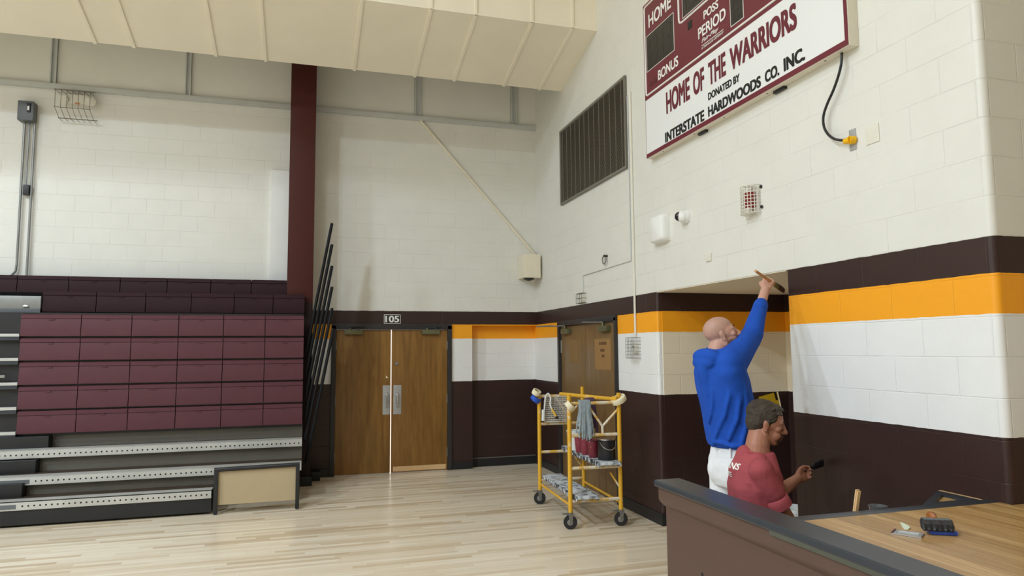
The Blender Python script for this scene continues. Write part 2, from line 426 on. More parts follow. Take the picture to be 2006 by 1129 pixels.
def rpoly(x0, x1, y0, y1, r, n=5, corners='abcd'):
    """rectangle with rounded corners (a = x0y0, b = x1y0, c = x1y1, d = x0y1)"""
    out = []
    for key, cx, cy, a0 in (('a', x0, y0, PI), ('b', x1, y0, 1.5*PI), ('c', x1, y1, 0), ('d', x0, y1, .5*PI)):
        if key in corners:
            sx = 1 if cx == x0 else -1; sy = 1 if cy == y0 else -1
            for k in range(n+1):
                a = a0 + .5*PI*k/n; out.append((cx+sx*r+r*math.cos(a), cy+sy*r+r*math.sin(a)))
        else: out.append((cx, cy))
    return out

# ================================================================== SETTING
D, W = 9.74, 3.273           # back wall plane, right wall plane
CEIL = 8.4
PN, PF, JY = 2.58, 4.145, 6.05     # pillar near edge, far edge, far jamb of the opening
obj0 = obj('floor', MB().box(-14, 9, -13, 11, -.2, 0), 'floor', smooth=False); struct(obj0)
struct(obj('ceiling', MB().box(-14, 9, -13, 11, CEIL, CEIL+.2), 'ceil', smooth=False))
struct(obj('wall_left', MB().box(-14.2, -14, -13, 11, 0, CEIL), 'plain_wall', smooth=False))
struct(obj('wall_front', MB().box(-14, 9, -13.2, -13, 0, CEIL), 'plain_wall', smooth=False))
struct(obj('wall_side_bay', MB().box(9, 9.2, -13, PN, 0, CEIL), 'plain_wall', smooth=False))
# back wall with the door opening and the shallow filled recess
b = MB()
DX0, DX1, DZ = .365, 1.93, 2.02
RX0, RD = 2.284, .14
b.box(-14, DX0, D, D+.3, 0, 5.05).box(DX0, DX1, D, D+.3, DZ, 5.05).box(DX1, RX0, D, D+.3, 0, 5.05)
b.box(RX0, W+.2, D, D+.3, 2.032, 5.05).box(RX0, W+.2, D+RD, D+.3, 0, 2.032)
b.box(-14, 9, D, D+.3, 5.05, CEIL)
struct(obj('wall_back', b, 'block', smooth=False))
# right wall: pillar, lintel over the opening, piece up to the doors, piece to the corner
RY0, RY1, RZ = 7.0, 8.76, 2.03
b = MB()
b.prism(rpoly(W, 9, PN, PF, .035, corners='ad'), 0, 2.235, 'z').prism(rpoly(W, 9, PN, PF, .035, corners='a'), 2.235, CEIL, 'z')
b.box(W, 5.2, PF, JY, 2.235, CEIL)
b.prism(rpoly(W, 5.2, JY, RY0, .03, corners='a'), 0, 2.235, 'z'); b.box(W, 5.2, JY, RY0, 2.235, CEIL)
b.box(W, W+.3, RY0, RY1, RZ, CEIL).box(W, W+.3, RY1, D+RD, 0, CEIL)
struct(obj('wall_right', b, 'block', smooth=True, sharp=25))
# inside of the opening: wall paint with warm bounce light put into its colour
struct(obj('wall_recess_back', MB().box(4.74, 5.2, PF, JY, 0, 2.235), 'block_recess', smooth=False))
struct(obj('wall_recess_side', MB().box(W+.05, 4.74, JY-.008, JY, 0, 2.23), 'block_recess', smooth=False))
struct(obj('trim_1', MB().box(W+.004, 4.74, PF, JY, 2.228, 2.2345), 'ceil', smooth=False))
# baseboards
b = MB().box(DX1+.02, RX0, D-.012, D, 0, .105).box(RX0, W, D+RD-.03, D+RD, 0, .115).box(.07, DX0-.02, D-.012, D, 0, .105)
struct(obj('baseboard_back', b, 'black'))
struct(obj('trim_2', MB().box(RX0+.02, W, D+RD-.03, D+RD, .115, .128), 'riser'))
b = MB().box(W-.012, W, RY1+.06, D, 0, .105).box(W-.012, W, JY-.012, RY0-.06, 0, .11).box(W-.012, 4.74, JY-.02, JY-.008, 0, .11)
struct(obj('baseboard_right', b, 'black'))
# column and its dark foot
b = MB().box(-.262, .058, 9.2, D, 2.3, 6.2, .004)
c = obj('trim_3', b, 'column'); struct(c)
struct(obj('trim_4', MB().box(-.262, .058, 9.2, D, 0, 2.3, .004), 'column_lo'))
b = MB().box(-.28, .085, 9.16, D, 0, .115, .004).box(.085, .19, 9.48, D, 0, .115, .004)
struct(obj('baseboard_column', b, 'black'))
struct(obj('trim_5', MB().box(-.505, -.262, D-.06, D, 2.5, 4.13, .006), 'chase'))
# grey painted clerestory panes
def clerestory(name, x0, x1, mull, wd=.07):
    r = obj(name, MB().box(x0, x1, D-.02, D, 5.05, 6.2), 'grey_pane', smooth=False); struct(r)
    f = MB().box(x0, x1, D-.075, D, 5.0, 5.06, .004)
    for m in mull: f.box(m-wd/2, m-wd/2+.014, D-.06, D-.02, 5.05, 6.2).box(m+wd/2-.014, m+wd/2, D-.06, D-.02, 5.05, 6.2).box(m-wd/2, m+wd/2, D-.03, D-.02, 5.05, 6.2)
    obj('window_frame', f, 'grey_frame', r)
    return r
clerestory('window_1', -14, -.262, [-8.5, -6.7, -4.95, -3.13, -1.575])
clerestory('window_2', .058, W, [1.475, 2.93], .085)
# ventilation soffit: broad sloping underside, upright front, cover strips
SF = [(8.60, 5.205), (8.60, CEIL), (7.36, CEIL), (7.36, 5.5)]
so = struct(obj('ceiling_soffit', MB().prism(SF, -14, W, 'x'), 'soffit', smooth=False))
bt = MB()
sl = Vector((0, 8.60-7.36, 5.205-5.5)); nd = Vector((0, sl.z, -sl.y)).normalized()
battens = [(-2.375, .03), (-1.98, .03), (-1.105, .03), (-.545, .03), (.505, .03), (1.265, .03), (1.78, .03), (2.455, .03), (2.96, .03), (-3.6, .03), (-4.4, .03), (-5.2, .03), (-6, .03), (-7, .03)]
for bx, wd in battens:
    o = Vector((bx, (8.60+7.36)/2, (5.205+5.5)/2))
    bt.frame_box(o + nd*.004, Vector((wd/2+.004, 0, 0)), sl/2, nd*.016, .004)
    bt.box(bx-wd/2, bx+wd/2, 7.345, 7.36, 5.49, CEIL)
bt.box(-14, W, 7.35, 7.362, 5.49, 5.515)
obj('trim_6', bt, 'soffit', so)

# ---- doors with frames
def double_door_back():
    fr = struct(obj('door_frame', MB().box(DX0-.05, DX0+.01, D-.03, D+.1, 0, DZ+.01, .004).box(DX1-.01, DX1+.05, D-.03, D+.1, 0, DZ+.01, .004).box(DX0-.05, DX1+.05, D-.03, D+.1, DZ-.045, DZ+.035, .004), 'frame_dk'))
    mid = 1.126
    for i, (a, c) in enumerate(((DX0+.012, mid-.006), (mid+.006, DX1-.012))):
        d = struct(obj('door_%d' % (i+1), MB().box(a, c, D+.005, D+.05, .008, DZ-.05, .003), 'door'))
        px = (1.013, 1.112) if i == 0 else (1.158, 1.268)
        pl = obj('push_plate', MB().box(px[0], px[1], D-.001, D+.004, .80, 1.20, .002), 'plate', d)
        hx = px[0]+.055 if i == 0 else px[0]+.05
        obj('door_handle', MB().tube([(hx, D, .905), (hx, D-.045, .92), (hx, D-.052, .95), (hx, D-.052, 1.05), (hx, D-.045, 1.08), (hx, D, 1.095)], .011, 12), 'chrome', d)
        cx = .61 if i == 0 else 1.675
        cl = obj('door_closer', MB().box(cx-.125, cx+.125, D-.05, D+.004, 1.905, 1.965, .008).cyl((cx-.05, D-.03, 1.96), (cx-.05, D-.03, 1.99), .02).cyl((cx+.07, D-.03, 1.96), (cx+.07, D-.03, 1.985), .015), 'copper_green', d)
        obj('closer_arm', MB().tube([(cx-.05, D-.035, 1.995), (cx+.06, D-.10, 1.997), (cx+.14, D-.04, 2.0)], .008, 8), 'black', cl)
        hg = MB(); hx = DX0+.012 if i == 0 else DX1-.012
        for z in (.25, 1.0, 1.75): hg.cyl((hx, D, z-.06), (hx, D, z+.06), .008, n=10)
        obj('hinge', hg, 'steel', d)
        if i == 0:
            obj('sticker_scrap', MB().prism([(1.055, 1.335), (1.055, 1.30), (1.09, 1.30)], D+.002, D+.006, 'y'), 'tape_cream', d)
        else:
            obj('door_lock', MB().cyl((1.20, D+.006, 1.50), (1.20, D-.01, 1.50), .024, n=20), 'steel', d)
            obj('kick_scuff', MB().box(1.16, DX1-.03, D+.002, D+.006, .02, .085), 'wood_stick', d)
    N = Nodes('light_through_door_gap'); N.b.inputs['Emission Color'].default_value = (1, .86, .74, 1); N.b.inputs['Emission Strength'].default_value = 1.6
    obj('door_gap', MB().box(mid-.007, mid+.007, D+.03, D+.04, 0.0, DZ-.05), N.m, fr)
double_door_back()
# room number sign
s = thing('room_sign', 'black 105 room number sign above the wooden double doors', 'sign', (1.133, D, 2.05))
obj('sign_plate', MB().box(1.019, 1.25, D-.012, D, 2.056, 2.184, .002), 'text_b', s)
f = MB()
for a in ((1.019, 1.25, 2.056, 2.062), (1.019, 1.25, 2.178, 2.184), (1.019, 1.025, 2.056, 2.184), (1.244, 1.25, 2.056, 2.184)): f.box(a[0], a[1], D-.015, D-.011, a[2], a[3])
obj('sign_border', f, 'text_w', s)
text('sign_number', '105', (1.038, D-.012, 2.075), (1, 0, 0), (0, 0, 1), .192, .09, 'text_w', s, .035)

def double_door_right():
    struct(obj('door_frame', MB().box(W-.025, W+.1, RY0-.05, RY0+.012, 0, RZ, .004).box(W-.025, W+.1, RY1-.012, RY1+.05, 0, RZ, .004).box(W-.025, W+.1, RY0-.05, RY1+.05, RZ-.04, RZ+.025, .004), 'frame_dk'))
    mid = 7.905
    for i, (a, c) in enumerate(((mid+.004, RY1-.014), (RY0+.014, mid-.004))):
        d = struct(obj('door_%d' % (i+3), MB().box(W+.012, W+.055, a, c, .008, RZ-.045, .003), 'door_b'))
        cy = 8.5 if i == 0 else 7.28
        cl = obj('door_closer', MB().box(W-.045, W+.012, cy-.13, cy+.13, 1.88, 1.945, .012).cyl((W-.03, cy, 1.94), (W-.03, cy, 1.985), .016), 'copper_green', d)
        e = (W-.28, cy+.42, 1.99) if i == 0 else (W-.16, cy+.30, 1.995)
        obj('closer_arm', MB().tube([(W-.03, cy, 1.985), e, (W-.02, cy+.5, 2.005)], .009, 8), 'steel', cl)
        y0, y1 = (8.12, 8.46) if i == 0 else (7.17, 7.62)
        obj('paper_notice', MB().box(W+.009, W+.013, y0, y1, 1.50 if i == 0 else 1.44, 1.80, 0), mat('faded_paper', (134, 104, 64) if i == 0 else (152, 116, 72), .8), d)
        if i:
            tx = MB()
            for z, ya, yb in ((1.745, 7.30, 7.48), (1.665, 7.33, 7.45), (1.60, 7.34, 7.41)):
                yy = yb
                while yy > ya: tx.box(W+.007, W+.010, yy-.028, yy, z-.016, z+.016); yy -= .042
            obj('notice_print', tx, mat('faded_print', (92, 62, 34), .8), d)
        obj('hinge', MB().cyl((W+.01, RY1-.012 if i == 0 else RY0+.012, 1.63), (W+.01, RY1-.012 if i == 0 else RY0+.012, 1.80), .01, n=10), 'steel', d)
double_door_right()

# ================================================================== BLEACHERS
BR = -.04        # right end
bl = thing('bleachers', 'maroon folding gym bleachers with aluminium edged steps along back wall', 'bleachers', (-2, 8.6, 0))
XL = -6.5
steps = [(7.92, .172, .252, -.93), (8.24, .355, .435, BR), (8.58, .578, .66, BR)]
def dotted(zc, xs):
    N = Nodes('dotted_aluminium_nosing'); x, y, z = N.pos()
    dx = N.math('MULTIPLY', N.math('SUBTRACT', N.math('FRACT', N.math('DIVIDE', x, .05)), .5), .05); dz = N.math('SUBTRACT', z, zc)
    r2 = N.math('ADD', N.math('MULTIPLY', dx, dx), N.math('MULTIPLY', dz, dz))
    d = N.math('MULTIPLY', N.math('LESS_THAN', r2, .0085**2), N.math('GREATER_THAN', x, xs))
    f = N.noise(N.vec(x, y, z), 6, 4)
    base = N.mix(f, (*lin((176, 176, 172)), 1), (*lin((206, 206, 202)), 1))
    return N.fin(N.mix(d, base, (*lin((22, 22, 22)), 1)), .38, .3, .4)
for i, (y, z0, z1, xr) in enumerate(steps):
    ns = obj('step_nosing', MB().box(XL, xr, y, y+.012, z0-.006, z1, .002).box(XL, xr, y, y+.15, z1-.012, z1, .002), dotted(z0+.032, -2.66 if i < 2 else -9), bl)
    if i < 2: obj('grip_strip', MB().box(XL, -2.68, y-.003, y+.001, z0+.008, z0+.05), 'grey_box', ns)
    yb = (8.24, 8.58, 8.8)[i]+.06
    obj('tread', MB().box(XL, xr, y+.15, yb, z1-.03, z1-.008), 'tread', bl)
    rz1 = (.355, .578, .82)[i]
    obj('riser', MB().box(XL, xr, yb, yb+.015, z1-.03, rz1+.02), 'riser', bl)
    sx = -2.72 if i < 2 else -2.68
    obj('aisle_step', MB().box(XL, sx, yb-.13, yb, z1-.008, z1+.125, .004), 'black', bl)
obj('kick_board', MB().box(XL, -.935, 7.935, 7.96, .022, .175, .002), 'black_worn', bl)
obj('kick_board_end', MB().box(-.95, -.932, 7.93, 8.2, .02, .25), 'black', bl)
obj('carriage', MB().box(XL, BR-.02, 8.9, 9.15, .0, 2.1).box(XL, BR-.02, 8.35, 8.9, .02, .35).box(XL, -.27, 9.46, 9.6, 2.3, 2.59).box(XL, BR-.005, 9.19, 9.3, 2.1, 2.385), mat('dark_understructure', (14, 14, 14), .8, spec=.1), bl)
def seat_row(k, y, z0, z1, edges, m, name='seat_panel'):
    for a, c in zip(edges[:-1], edges[1:]):
        p = MB(); g = .004
        # face leans back a little, rounded lip on top, moulded finger notch
        prof = [(y, z0), (y-.004, z0+.03), (y+.012, z1-.05), (y+.004, z1-.045), (y+.004, z1-.012), (y+.016, z1), (y+.06, z1), (y+.09, z1-.02), (y+.06, z0)]
        p.prism(prof, a+g, c-g, 'x')
        cx = (a+c)/2
        p.box(cx-.028, cx+.028, y+.002, y+.02, z1-.064, z1-.050)
        obj(name, p, m, bl, sharp=40)
ed = [-3.0, -2.44, -1.93, -1.44, -.955, -.49, BR]
pitch = .265
for k in range(5):
    z0 = .81 + k*pitch; y = 8.77 + k*.006
    e = [-3.005 - .006*k] + ed[1:]
    seat_row(k, y, z0, z0+pitch-.022, e, 'seat')
    obj('seat_gap', MB().box(XL, BR-.01, y+.06, y+.08, z0-.03, z0+pitch), 'black', bl)
    # aisle end of the row: nosing over a dark cavity
    xe = -3.005 - .006*k
    a = obj('aisle_nosing', MB().box(XL, xe, y-.012, y+.05, z0-.004, z0+.028, .002), 'alu', bl)
    obj('aisle_nosing_face', MB().box(XL, xe, y-.008, y+.02, z0-.045, z0-.004, .002), 'cap', a)
e9 = [-2.93, -2.39, -1.87, -1.36, -.86, -.395, .0-.03]
seat_row(9, 9.1, 2.155, 2.395, [-2.93, -2.38, -1.86, -1.36, -.875, -.42, BR], 'seat_dk')
seat_row(10, 9.36, 2.37, 2.60, [-6.5, -5.4, -4.85, -4.3, -3.84, -3.28, -2.75, -2.20, -1.68, -1.18, -.70, -.265], 'seat_dk')
t = obj('aisle_tray', MB().box(XL, -2.935, 9.08, 9.3, 2.19, 2.335, .003), 'steel', bl)
obj('bolt', MB().ell((-3.08, 9.075, 2.215), (.035, .01, .02)), 'chrome', t)
obj('tray_lip', MB().box(XL, -2.935, 9.07, 9.10, 2.14, 2.19, .003), 'grey_box', bl)
obj('latch', MB().box(-3.4, -3.13, 8.75, 8.77, 1.42, 1.45, .004), 'steel', bl)
# end rails, one to a row, leaning outward
tops = [(.272, 3.29), (.276, 3.016), (.280, 2.744), (.284, 2.479), (.288, 2.21), (.306, 1.955)]
for k, (tx, tz) in enumerate(tops):
    bz = tz - 1.50; slope = .183
    y0 = 8.9 - k*.012
    bx = max(tx - slope*1.62, -.01); L = Vector((bx-tx, 0, -(1.62))); t0 = Vector((tx, y0, tz)); b0 = t0 + L
    back = Vector((0, .06, 0))
    obj('end_rail', MB().tube([b0, t0 + L*.03, t0 + back*.12 + L*.005, t0 + back*.88 + L*.005, t0 + back + L*.03, b0 + back], .019, 10), mat('rail_flat_black', (20, 20, 22), .6, spec=.2) if k == 0 else bpy.data.materials['rail_flat_black'], bl)
# framed tan panel standing before the cut-out row
pn = thing('framed_panel', 'tan board in a black tube frame standing before the bleacher steps', 'panel', (-.48, 7.9, 0))
f = MB()
xa, xb, ya = -.885, -.075, 7.89
f.box(xa-.02, xa+.02, ya-.02, ya+.02, .04, .455, .004).box(xb-.02, xb+.02, ya-.02, ya+.02, .03, .47, .004)
f.tube([(xa-.02, ya, .458), (xb+.02, ya, .47)], .022, 12)
obj('tube_frame', f, 'black_worn', pn)
obj('board', MB().box(xa+.02, xb-.02, ya+.01, ya+.022, .095, .45), 'tan', pn)
for x in (xa, xb):
    obj('foot', MB().cyl((x, ya-.012, .022), (x, ya+.012, .022), .022, n=16).box(x-.012, x+.012, ya-.015, ya+.015, .02, .06), 'rubber', pn)

# ================================================================== BACK WALL FITTINGS
e = thing('disconnect_switch', 'grey electrical disconnect box with conduits high on left of back wall', 'electrical box', (-3.42, D, 4.55))
q0, q1 = P(35, 196, y=D-.14), P(64, 236, y=D-.14)
obj('switch_case', MB().box(q0.x, q1.x, D-.14, D, q1.z, q0.z, .008), 'grey_box', e)
obj('warning_label', MB().box(q0.x+.095, q0.x+.15, D-.143, D-.139, q1.z+.20, q0.z-.03), 'text_b', e)
obj('switch_lever', MB().box(q0.x+.105, q0.x+.14, D-.16, D-.139, q1.z+.10, q1.z+.20, .004), 'black', e)
obj('lever_tip', MB().box(q0.x+.112, q0.x+.133, D-.164, D-.158, q1.z+.12, q1.z+.17, .003), 'text_w', e)
for dx, kind in ((.05, 0), (.10, 1), (.16, 2)):
    x = q0.x+dx
    if kind == 0: pts = [(x, D-.04, q1.z), (x, D-.04, 2.78), (x-.008, D-.04, 2.68), (x-.07, D-.04, 2.60), (x-.09, D-.04, 2.5)]
    elif kind == 1: pts = [(x, D-.04, q1.z), (x, D-.04, 3.75)]
    else: pts = [(x, D-.04, q1.z), (x, D-.04, 2.5)]
    obj('conduit', MB().tube(pts, .014 if kind != 1 else .010, 10), 'steel', e)
xx = q0.x+.10
obj('conduit_fitting', MB().box(xx-.02, xx+.045, D-.075, D-.02, 3.62, 3.75, .01), 'black', e)
# caged emergency light
l = thing('emergency_light', 'small twin head emergency light inside a wire guard under the grey window sill', 'light', (-2.81, D, 4.8))
obj('light_body', MB().box(-2.95, -2.72, D-.10, D, 4.81, 4.93, .015), 'offwhite', l)
for x in (-2.975, -2.695): obj('lamp_head', MB().lathe((x, D-.05, 4.865), [(.03, 0), (.055, .04), (.06, .07), (.045, .08)], 20, (-.2 if x < -2.8 else .2, -1, -.25)), 'offwhite', l)
obj('indicator', MB().box(-2.86, -2.80, D-.103, D-.098, 4.803, 4.825), mat('amber_indicator', (210, 150, 110), .4), l)
g = MB()
for i in range(7):
    x = -3.06 + i*.064
    g.tube([(x, D, 4.96), (x, D-.16, 4.95), (x, D-.16, 4.73), (x+.035, D-.10, 4.61), (x+.035, D, 4.61)], .0035, 6)
g.tube([(-3.075, D-.16, 4.955), (-2.62, D-.16, 4.955)], .006, 6).tube([(-3.035, D-.10, 4.61), (-2.60, D-.10, 4.61)], .006, 6).tube([(-3.07, D-.16, 4.73), (-2.66, D-.16, 4.73)], .0035, 6)
obj('wire_guard', g, 'wire_grey', l)
# diagonal conduit and corner speaker
p0, p1 = P(822, 234, y=D-.02), P(1050, 502, y=D-.02)
tag(obj('conduit_pipe', MB().tube([p0, p1], .02, 10), 'cream_box'), 'cream painted pipe running diagonally down the back wall to the corner box', 'pipe')
sp = thing('speaker_box', 'cream box with round black speaker underneath in the room corner', 'speaker', (3.13, 9.6, 2.73))
R = Matrix.Rotation(math.radians(-12), 3, 'Z')
obj('box_case', MB().box(2.985, 3.24, D-.30, D-.005, 2.72, 3.06, .006), 'cream_box', sp)
obj('speaker_horn', MB().lathe((3.10, D-.17, 2.722), [(.07, 0), (.085, -.012), (.05, -.03), (.02, -.04)], 20), 'black', sp)
# ================================================================== RIGHT WALL FITTINGS
v = thing('vent_grille', 'large brown louvered vent grille high on right wall left of scoreboard', 'vent', (W, 7.6, 3.645))
y0, y1, z0, z1 = 6.62, 8.58, 3.645, 4.61
f = MB()
for a in ((y0-.03, y1+.03, z0-.03, z0), (y0-.03, y1+.03, z1, z1+.03), (y0-.03, y0, z0, z1), (y1, y1+.03, z0, z1)): f.box(W-.03, W, *a, .004)
obj('vent_frame', f, 'louver_frame', v)
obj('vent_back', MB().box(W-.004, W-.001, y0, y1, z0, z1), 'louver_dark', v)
lv = MB(); n = 62
for i in range(n):
    z = z0 + (i+.5)*(z1-z0)/n
    lv.add([(W-.022, y0, z-.009), (W-.022, y1, z-.009), (W-.008, y1, z+.004), (W-.008, y0, z+.004), (W-.022, y0, z-.004), (W-.022, y1, z-.004), (W-.008, y1, z+.008), (W-.008, y0, z+.008)],
           [(0, 1, 2, 3), (7, 6, 5, 4), (0, 4, 5, 1), (3, 2, 6, 7), (0, 3, 7, 4), (1, 5, 6, 2)])
obj('louver_slats', lv, 'louver', v, smooth=False)
vb = MB()
for i in range(13): y = y0+(i+.5)*(y1-y0)/13; vb.box(W-.026, W-.02, y-.003, y+.003, z0, z1)
obj('slat_bars', vb, 'louver_frame', v)

# ---- scoreboard
SD = .08; X = W-SD; SY0, SY1, SZ0, SZ1 = 3.362, 6.035, 3.555, 5.13
sb = thing('scoreboard', 'maroon and white HOME OF THE WARRIORS scoreboard on right wall', 'scoreboard', (W, 4.7, SZ0))
obj('case', MB().box(X+.004, W, SY0, SY1, SZ0, SZ1, .004), 'sb_case', sb)
obj('score_panel', MB().box(X, X+.006, SY0+.004, SY1-.004, 4.165, SZ1-.004), 'sb_maroon', sb, smooth=False)
obj('sponsor_panel', MB().box(X-.001, X+.006, SY0+.03, SY1-.012, 3.598, 4.14), 'sb_white', sb, smooth=False)
obj('panel_border', MB().box(X, X+.006, SY0+.004, SY1-.004, SZ0+.004, 4.165), 'sb_maroon', sb, smooth=False)
def fline(mb, y0, y1, z0, z1): mb.box(X-.003, X, min(y0, y1), max(y0, y1), min(z0, z1), max(z0, z1))
wl = MB()
wl.tube([(X-.001, SY0+.02, 4.183)] + [(X-.001, SY1-.035+.025*math.sin(a)-.025+.0, 4.208-.025*math.cos(a)) for a in [k*PI/2/6 for k in range(7)]] + [(X-.001, SY1-.035, 5.05)] + [(X-.001, SY1-.06+.025*math.cos(a), 5.07+.025*math.sin(a)) for a in [k*PI/2/6 for k in range(7)]] + [(X-.001, SY0+.02, 5.095)], .009, 8)
obj('border_line', wl, 'text_w', sb)
wl = MB().tube([(X-.001, 5.345, 5.09)] + [(X-.001, 5.345, 4.66), (X-.001, 5.335, 4.63), (X-.001, 5.30, 4.615)] + [(X-.001, 3.95, 4.615), (X-.001, 3.92, 4.63), (X-.001, 3.91, 4.66), (X-.001, 3.91, 5.09)], .010, 8)
obj('center_line', wl, 'text_w', sb)
M['segment'] = mat('unlit_segment', (50, 45, 44), .4)
def display(y0, y1, z0, z1, nm='digit_display'):
    d = obj(nm, MB().box(X-.003, X+.002, y0, y1, z0, z1), 'sb_dark', sb, smooth=False)
    f = MB(); t = .005
    f.box(X-.004, X, y0-t, y1+t, z0-t, z0).box(X-.004, X, y0-t, y1+t, z1, z1+t).box(X-.004, X, y0-t, y0, z0, z1).box(X-.004, X, y1, y1+t, z0, z1)
    obj('display_border', f, 'text_w', d)
    # unlit seven-segment bars
    nn = max(1, round((y1-y0)/.24)); wd = (y1-y0)/nn
    for i in range(nn):
        sg = MB()
        a, c = y0+i*wd+wd*.22, y0+(i+1)*wd-wd*.22; h = (z1-z0); zm = (z0+z1)/2; t = .018
        for z in (z0+h*.14, zm, z1-h*.14): sg.box(X-.0045, X-.003, a+t, c-t, z-t/2, z+t/2)
        for y in (a, c):
            sg.box(X-.0045, X-.003, y-t/2, y+t/2, z0+h*.16, zm-t).box(X-.0045, X-.003, y-t/2, y+t/2, zm+t, z1-h*.16)
        obj('digit', sg, 'segment', d)
display(5.442, 5.966, 4.42, 4.775); display(3.44, 3.94, 4.42, 4.775)
display(4.40, 4.562, 4.232, 4.452); display(4.05, 5.275, 4.645, 4.98, 'clock_display')
obj('possession_light', MB().box(X-.003, X+.002, 5.13, 5.20, 4.495, 4.568), 'text_b', sb)
for y in (5.90, 5.82): obj('bonus_light', MB().cyl((X, y, 4.275), (X-.002, y, 4.275), .03, n=16), mat('unlit_lamp', (84, 26, 38), .3), sb)
RG, UP = (0, -1, 0), (0, 0, 1)
def sbt(nm, s, yl, yr, zb, zt, m, bold=.02, **k): return text(nm, s, (X-.001, yl, zb), RG, UP, yl-yr, zt-zb, m, sb, bold, **k)
sbt('lettering', 'HOME', 5.915, 5.475, 4.845, 4.98, 'text_w', .03)
sbt('lettering', 'BONUS', 5.754, 5.378, 4.247, 4.345, 'text_w', .03)
sbt('lettering', 'POSS', 4.944, 4.725, 4.472, 4.545, 'text_w', .03)
sbt('lettering', 'PERIOD', 5.036, 4.628, 4.335, 4.433, 'text_w', .03)
sbt('lettering', 'Fair-Play', 4.985, 4.735, 4.272, 4.318, 'text_w', .015, shear=.3)
sbt('lettering', 'A TRANS-LUX COMPANY', 4.99, 4.668, 4.226, 4.246, 'text_w', .01)
u = MB(); fline(u, 4.99, 4.668, 4.256, 4.261); obj('underline', u, 'text_w', sb)
sbt('lettering', 'HOME', 5.616, 5.200, 3.866, 4.078, 'text_m', .045); sbt('lettering', 'OF', 5.142, 4.968, 3.870, 4.072, 'text_m', .045)
sbt('lettering', 'THE', 4.903, 4.654, 3.872, 4.068, 'text_m', .045); sbt('lettering', 'WARRIORS', 4.595, 3.812, 3.873, 4.062, 'text_m', .045)
sbt('lettering', 'DONATED BY', 4.918, 4.478, 3.752, 3.815, 'text_b', .045)
sbt('lettering', 'INTERSTATE', 5.652, 4.986, 3.604, 3.700, 'text_b', .05); sbt('lettering', 'HARDWOODS', 4.926, 4.223, 3.612, 3.700, 'text_b', .05)
sbt('lettering', 'CO.', 4.174, 4.015, 3.618, 3.706, 'text_b', .05); sbt('lettering', 'INC.', 3.965, 3.748, 3.620, 3.716, 'text_b', .05)
for y in (5.75, 5.2, 4.75, 4.2, 3.6): obj('case_screw', MB().cyl((X+.03, y, SZ0), (X+.03, y, SZ0-.003), .006, n=8), 'text_b', sb)
for y in (5.12, 4.1): obj('hanger_bracket', MB().box(W-.03, W, y-.06, y+.06, SZ0-.02, SZ0+.01, .004), 'black', sb)
# cord and outlet
ol = thing('power_outlet', 'steel outlet plate below the scoreboard with a yellow plug in it', 'outlet', (W, 3.45, 2.95))
qa, qb = P(1664, 256, x=W), P(1679, 292, x=W)
obj('outlet_plate', MB().box(W-.006, W, qb.y, qa.y, qb.z, qa.z, .002), 'plate', ol)
cb = thing('power_cord', 'black cord hanging from scoreboard down to a yellow plug', 'cord', (W, 3.5, 3.0))  # the scoreboard's own power cord, down to the outlet
cpx = [(1649, 108), (1648, 125), (1642, 150), (1632, 178), (1620, 205), (1613, 228), (1614, 248), (1622, 263), (1634, 272), (1648, 275), (1656, 274)]
cpt = [P(u, v, x=W-.05 if 0 < i < 9 else W-.04) for i, (u, v) in enumerate(cpx)]; cpt[0] = P(1649, 104, x=W-.04)
def spline(pts, k=4):
    out = []
    for i in range(len(pts)-1):
        a, b2, c, d2 = pts[max(i-1, 0)], pts[i], pts[i+1], pts[min(i+2, len(pts)-1)]
        for j in range(k):
            t = j/k; out.append(.5*((2*b2)+(c-a)*t+(2*a-5*b2+4*c-d2)*t*t+(3*b2-a-3*c+d2)*t**3))
    return out+[pts[-1]]
obj('cable', MB().tube(spline(cpt), .0085, 8), 'black', cb)
pq = P(1668, 274, x=W-.03)
obj('plug', MB().cyl((W-.045, pq.y+.045, pq.z), (W-.035, pq.y+.005, pq.z), .016, .024).cyl((W-.04, pq.y+.01, pq.z), (W-.006, pq.y, pq.z), .026, .026), 'yellow_plug', cb)
def wall_plate(name, label, cat, u0, v0, u1, v1, th, m, bev=.003):
    a, c = P(u0, v0, x=W), P(u1, v1, x=W)
    return tag(obj(name, MB().box(W-th, W, c.y, a.y, c.z, a.z, bev), m, loc=(W, (a.y+c.y)/2, c.z)), label, cat)
wall_plate('blank_plate', 'white blank cover plate right of yellow plug on right wall', 'cover plate', 1696, 250, 1724, 276, .006, 'offwhite')
wall_plate('small_plate', 'small white square plate below the white wall box', 'cover plate', 1384, 498, 1395, 511, .012, 'offwhite')
# white plastic wall box
a, c = P(1277, 424, x=W), P(1312, 472, x=W)
bx = thing('wall_box', 'white rounded plastic box on right wall beside dome camera', 'box', (W, (a.y+c.y)/2, c.z))
mb = MB(); hy, hz = (a.y-c.y)/2*.82, .135; cy, cz = (a.y+c.y)/2-.045, 2.83
mb.loft([(Vector((W, cy, cz)), Vector((0, hy, 0)), Vector((0, 0, hz))), (Vector((W-.04, cy, cz)), Vector((0, hy, 0)), Vector((0, 0, hz))), (Vector((W-.075, cy, cz)), Vector((0, hy*.93, 0)), Vector((0, 0, hz*.94))), (Vector((W-.09, cy, cz)), Vector((0, hy*.75, 0)), Vector((0, 0, hz*.8)))], 40, 6)
obj('box_cover', mb, 'white', bx, sharp=60)
obj('box_flange', MB().box(W-.012, W, cy-hy+.004, cy+hy-.004, cz-hz+.004, cz+hz-.004, .002), 'offwhite', bx)
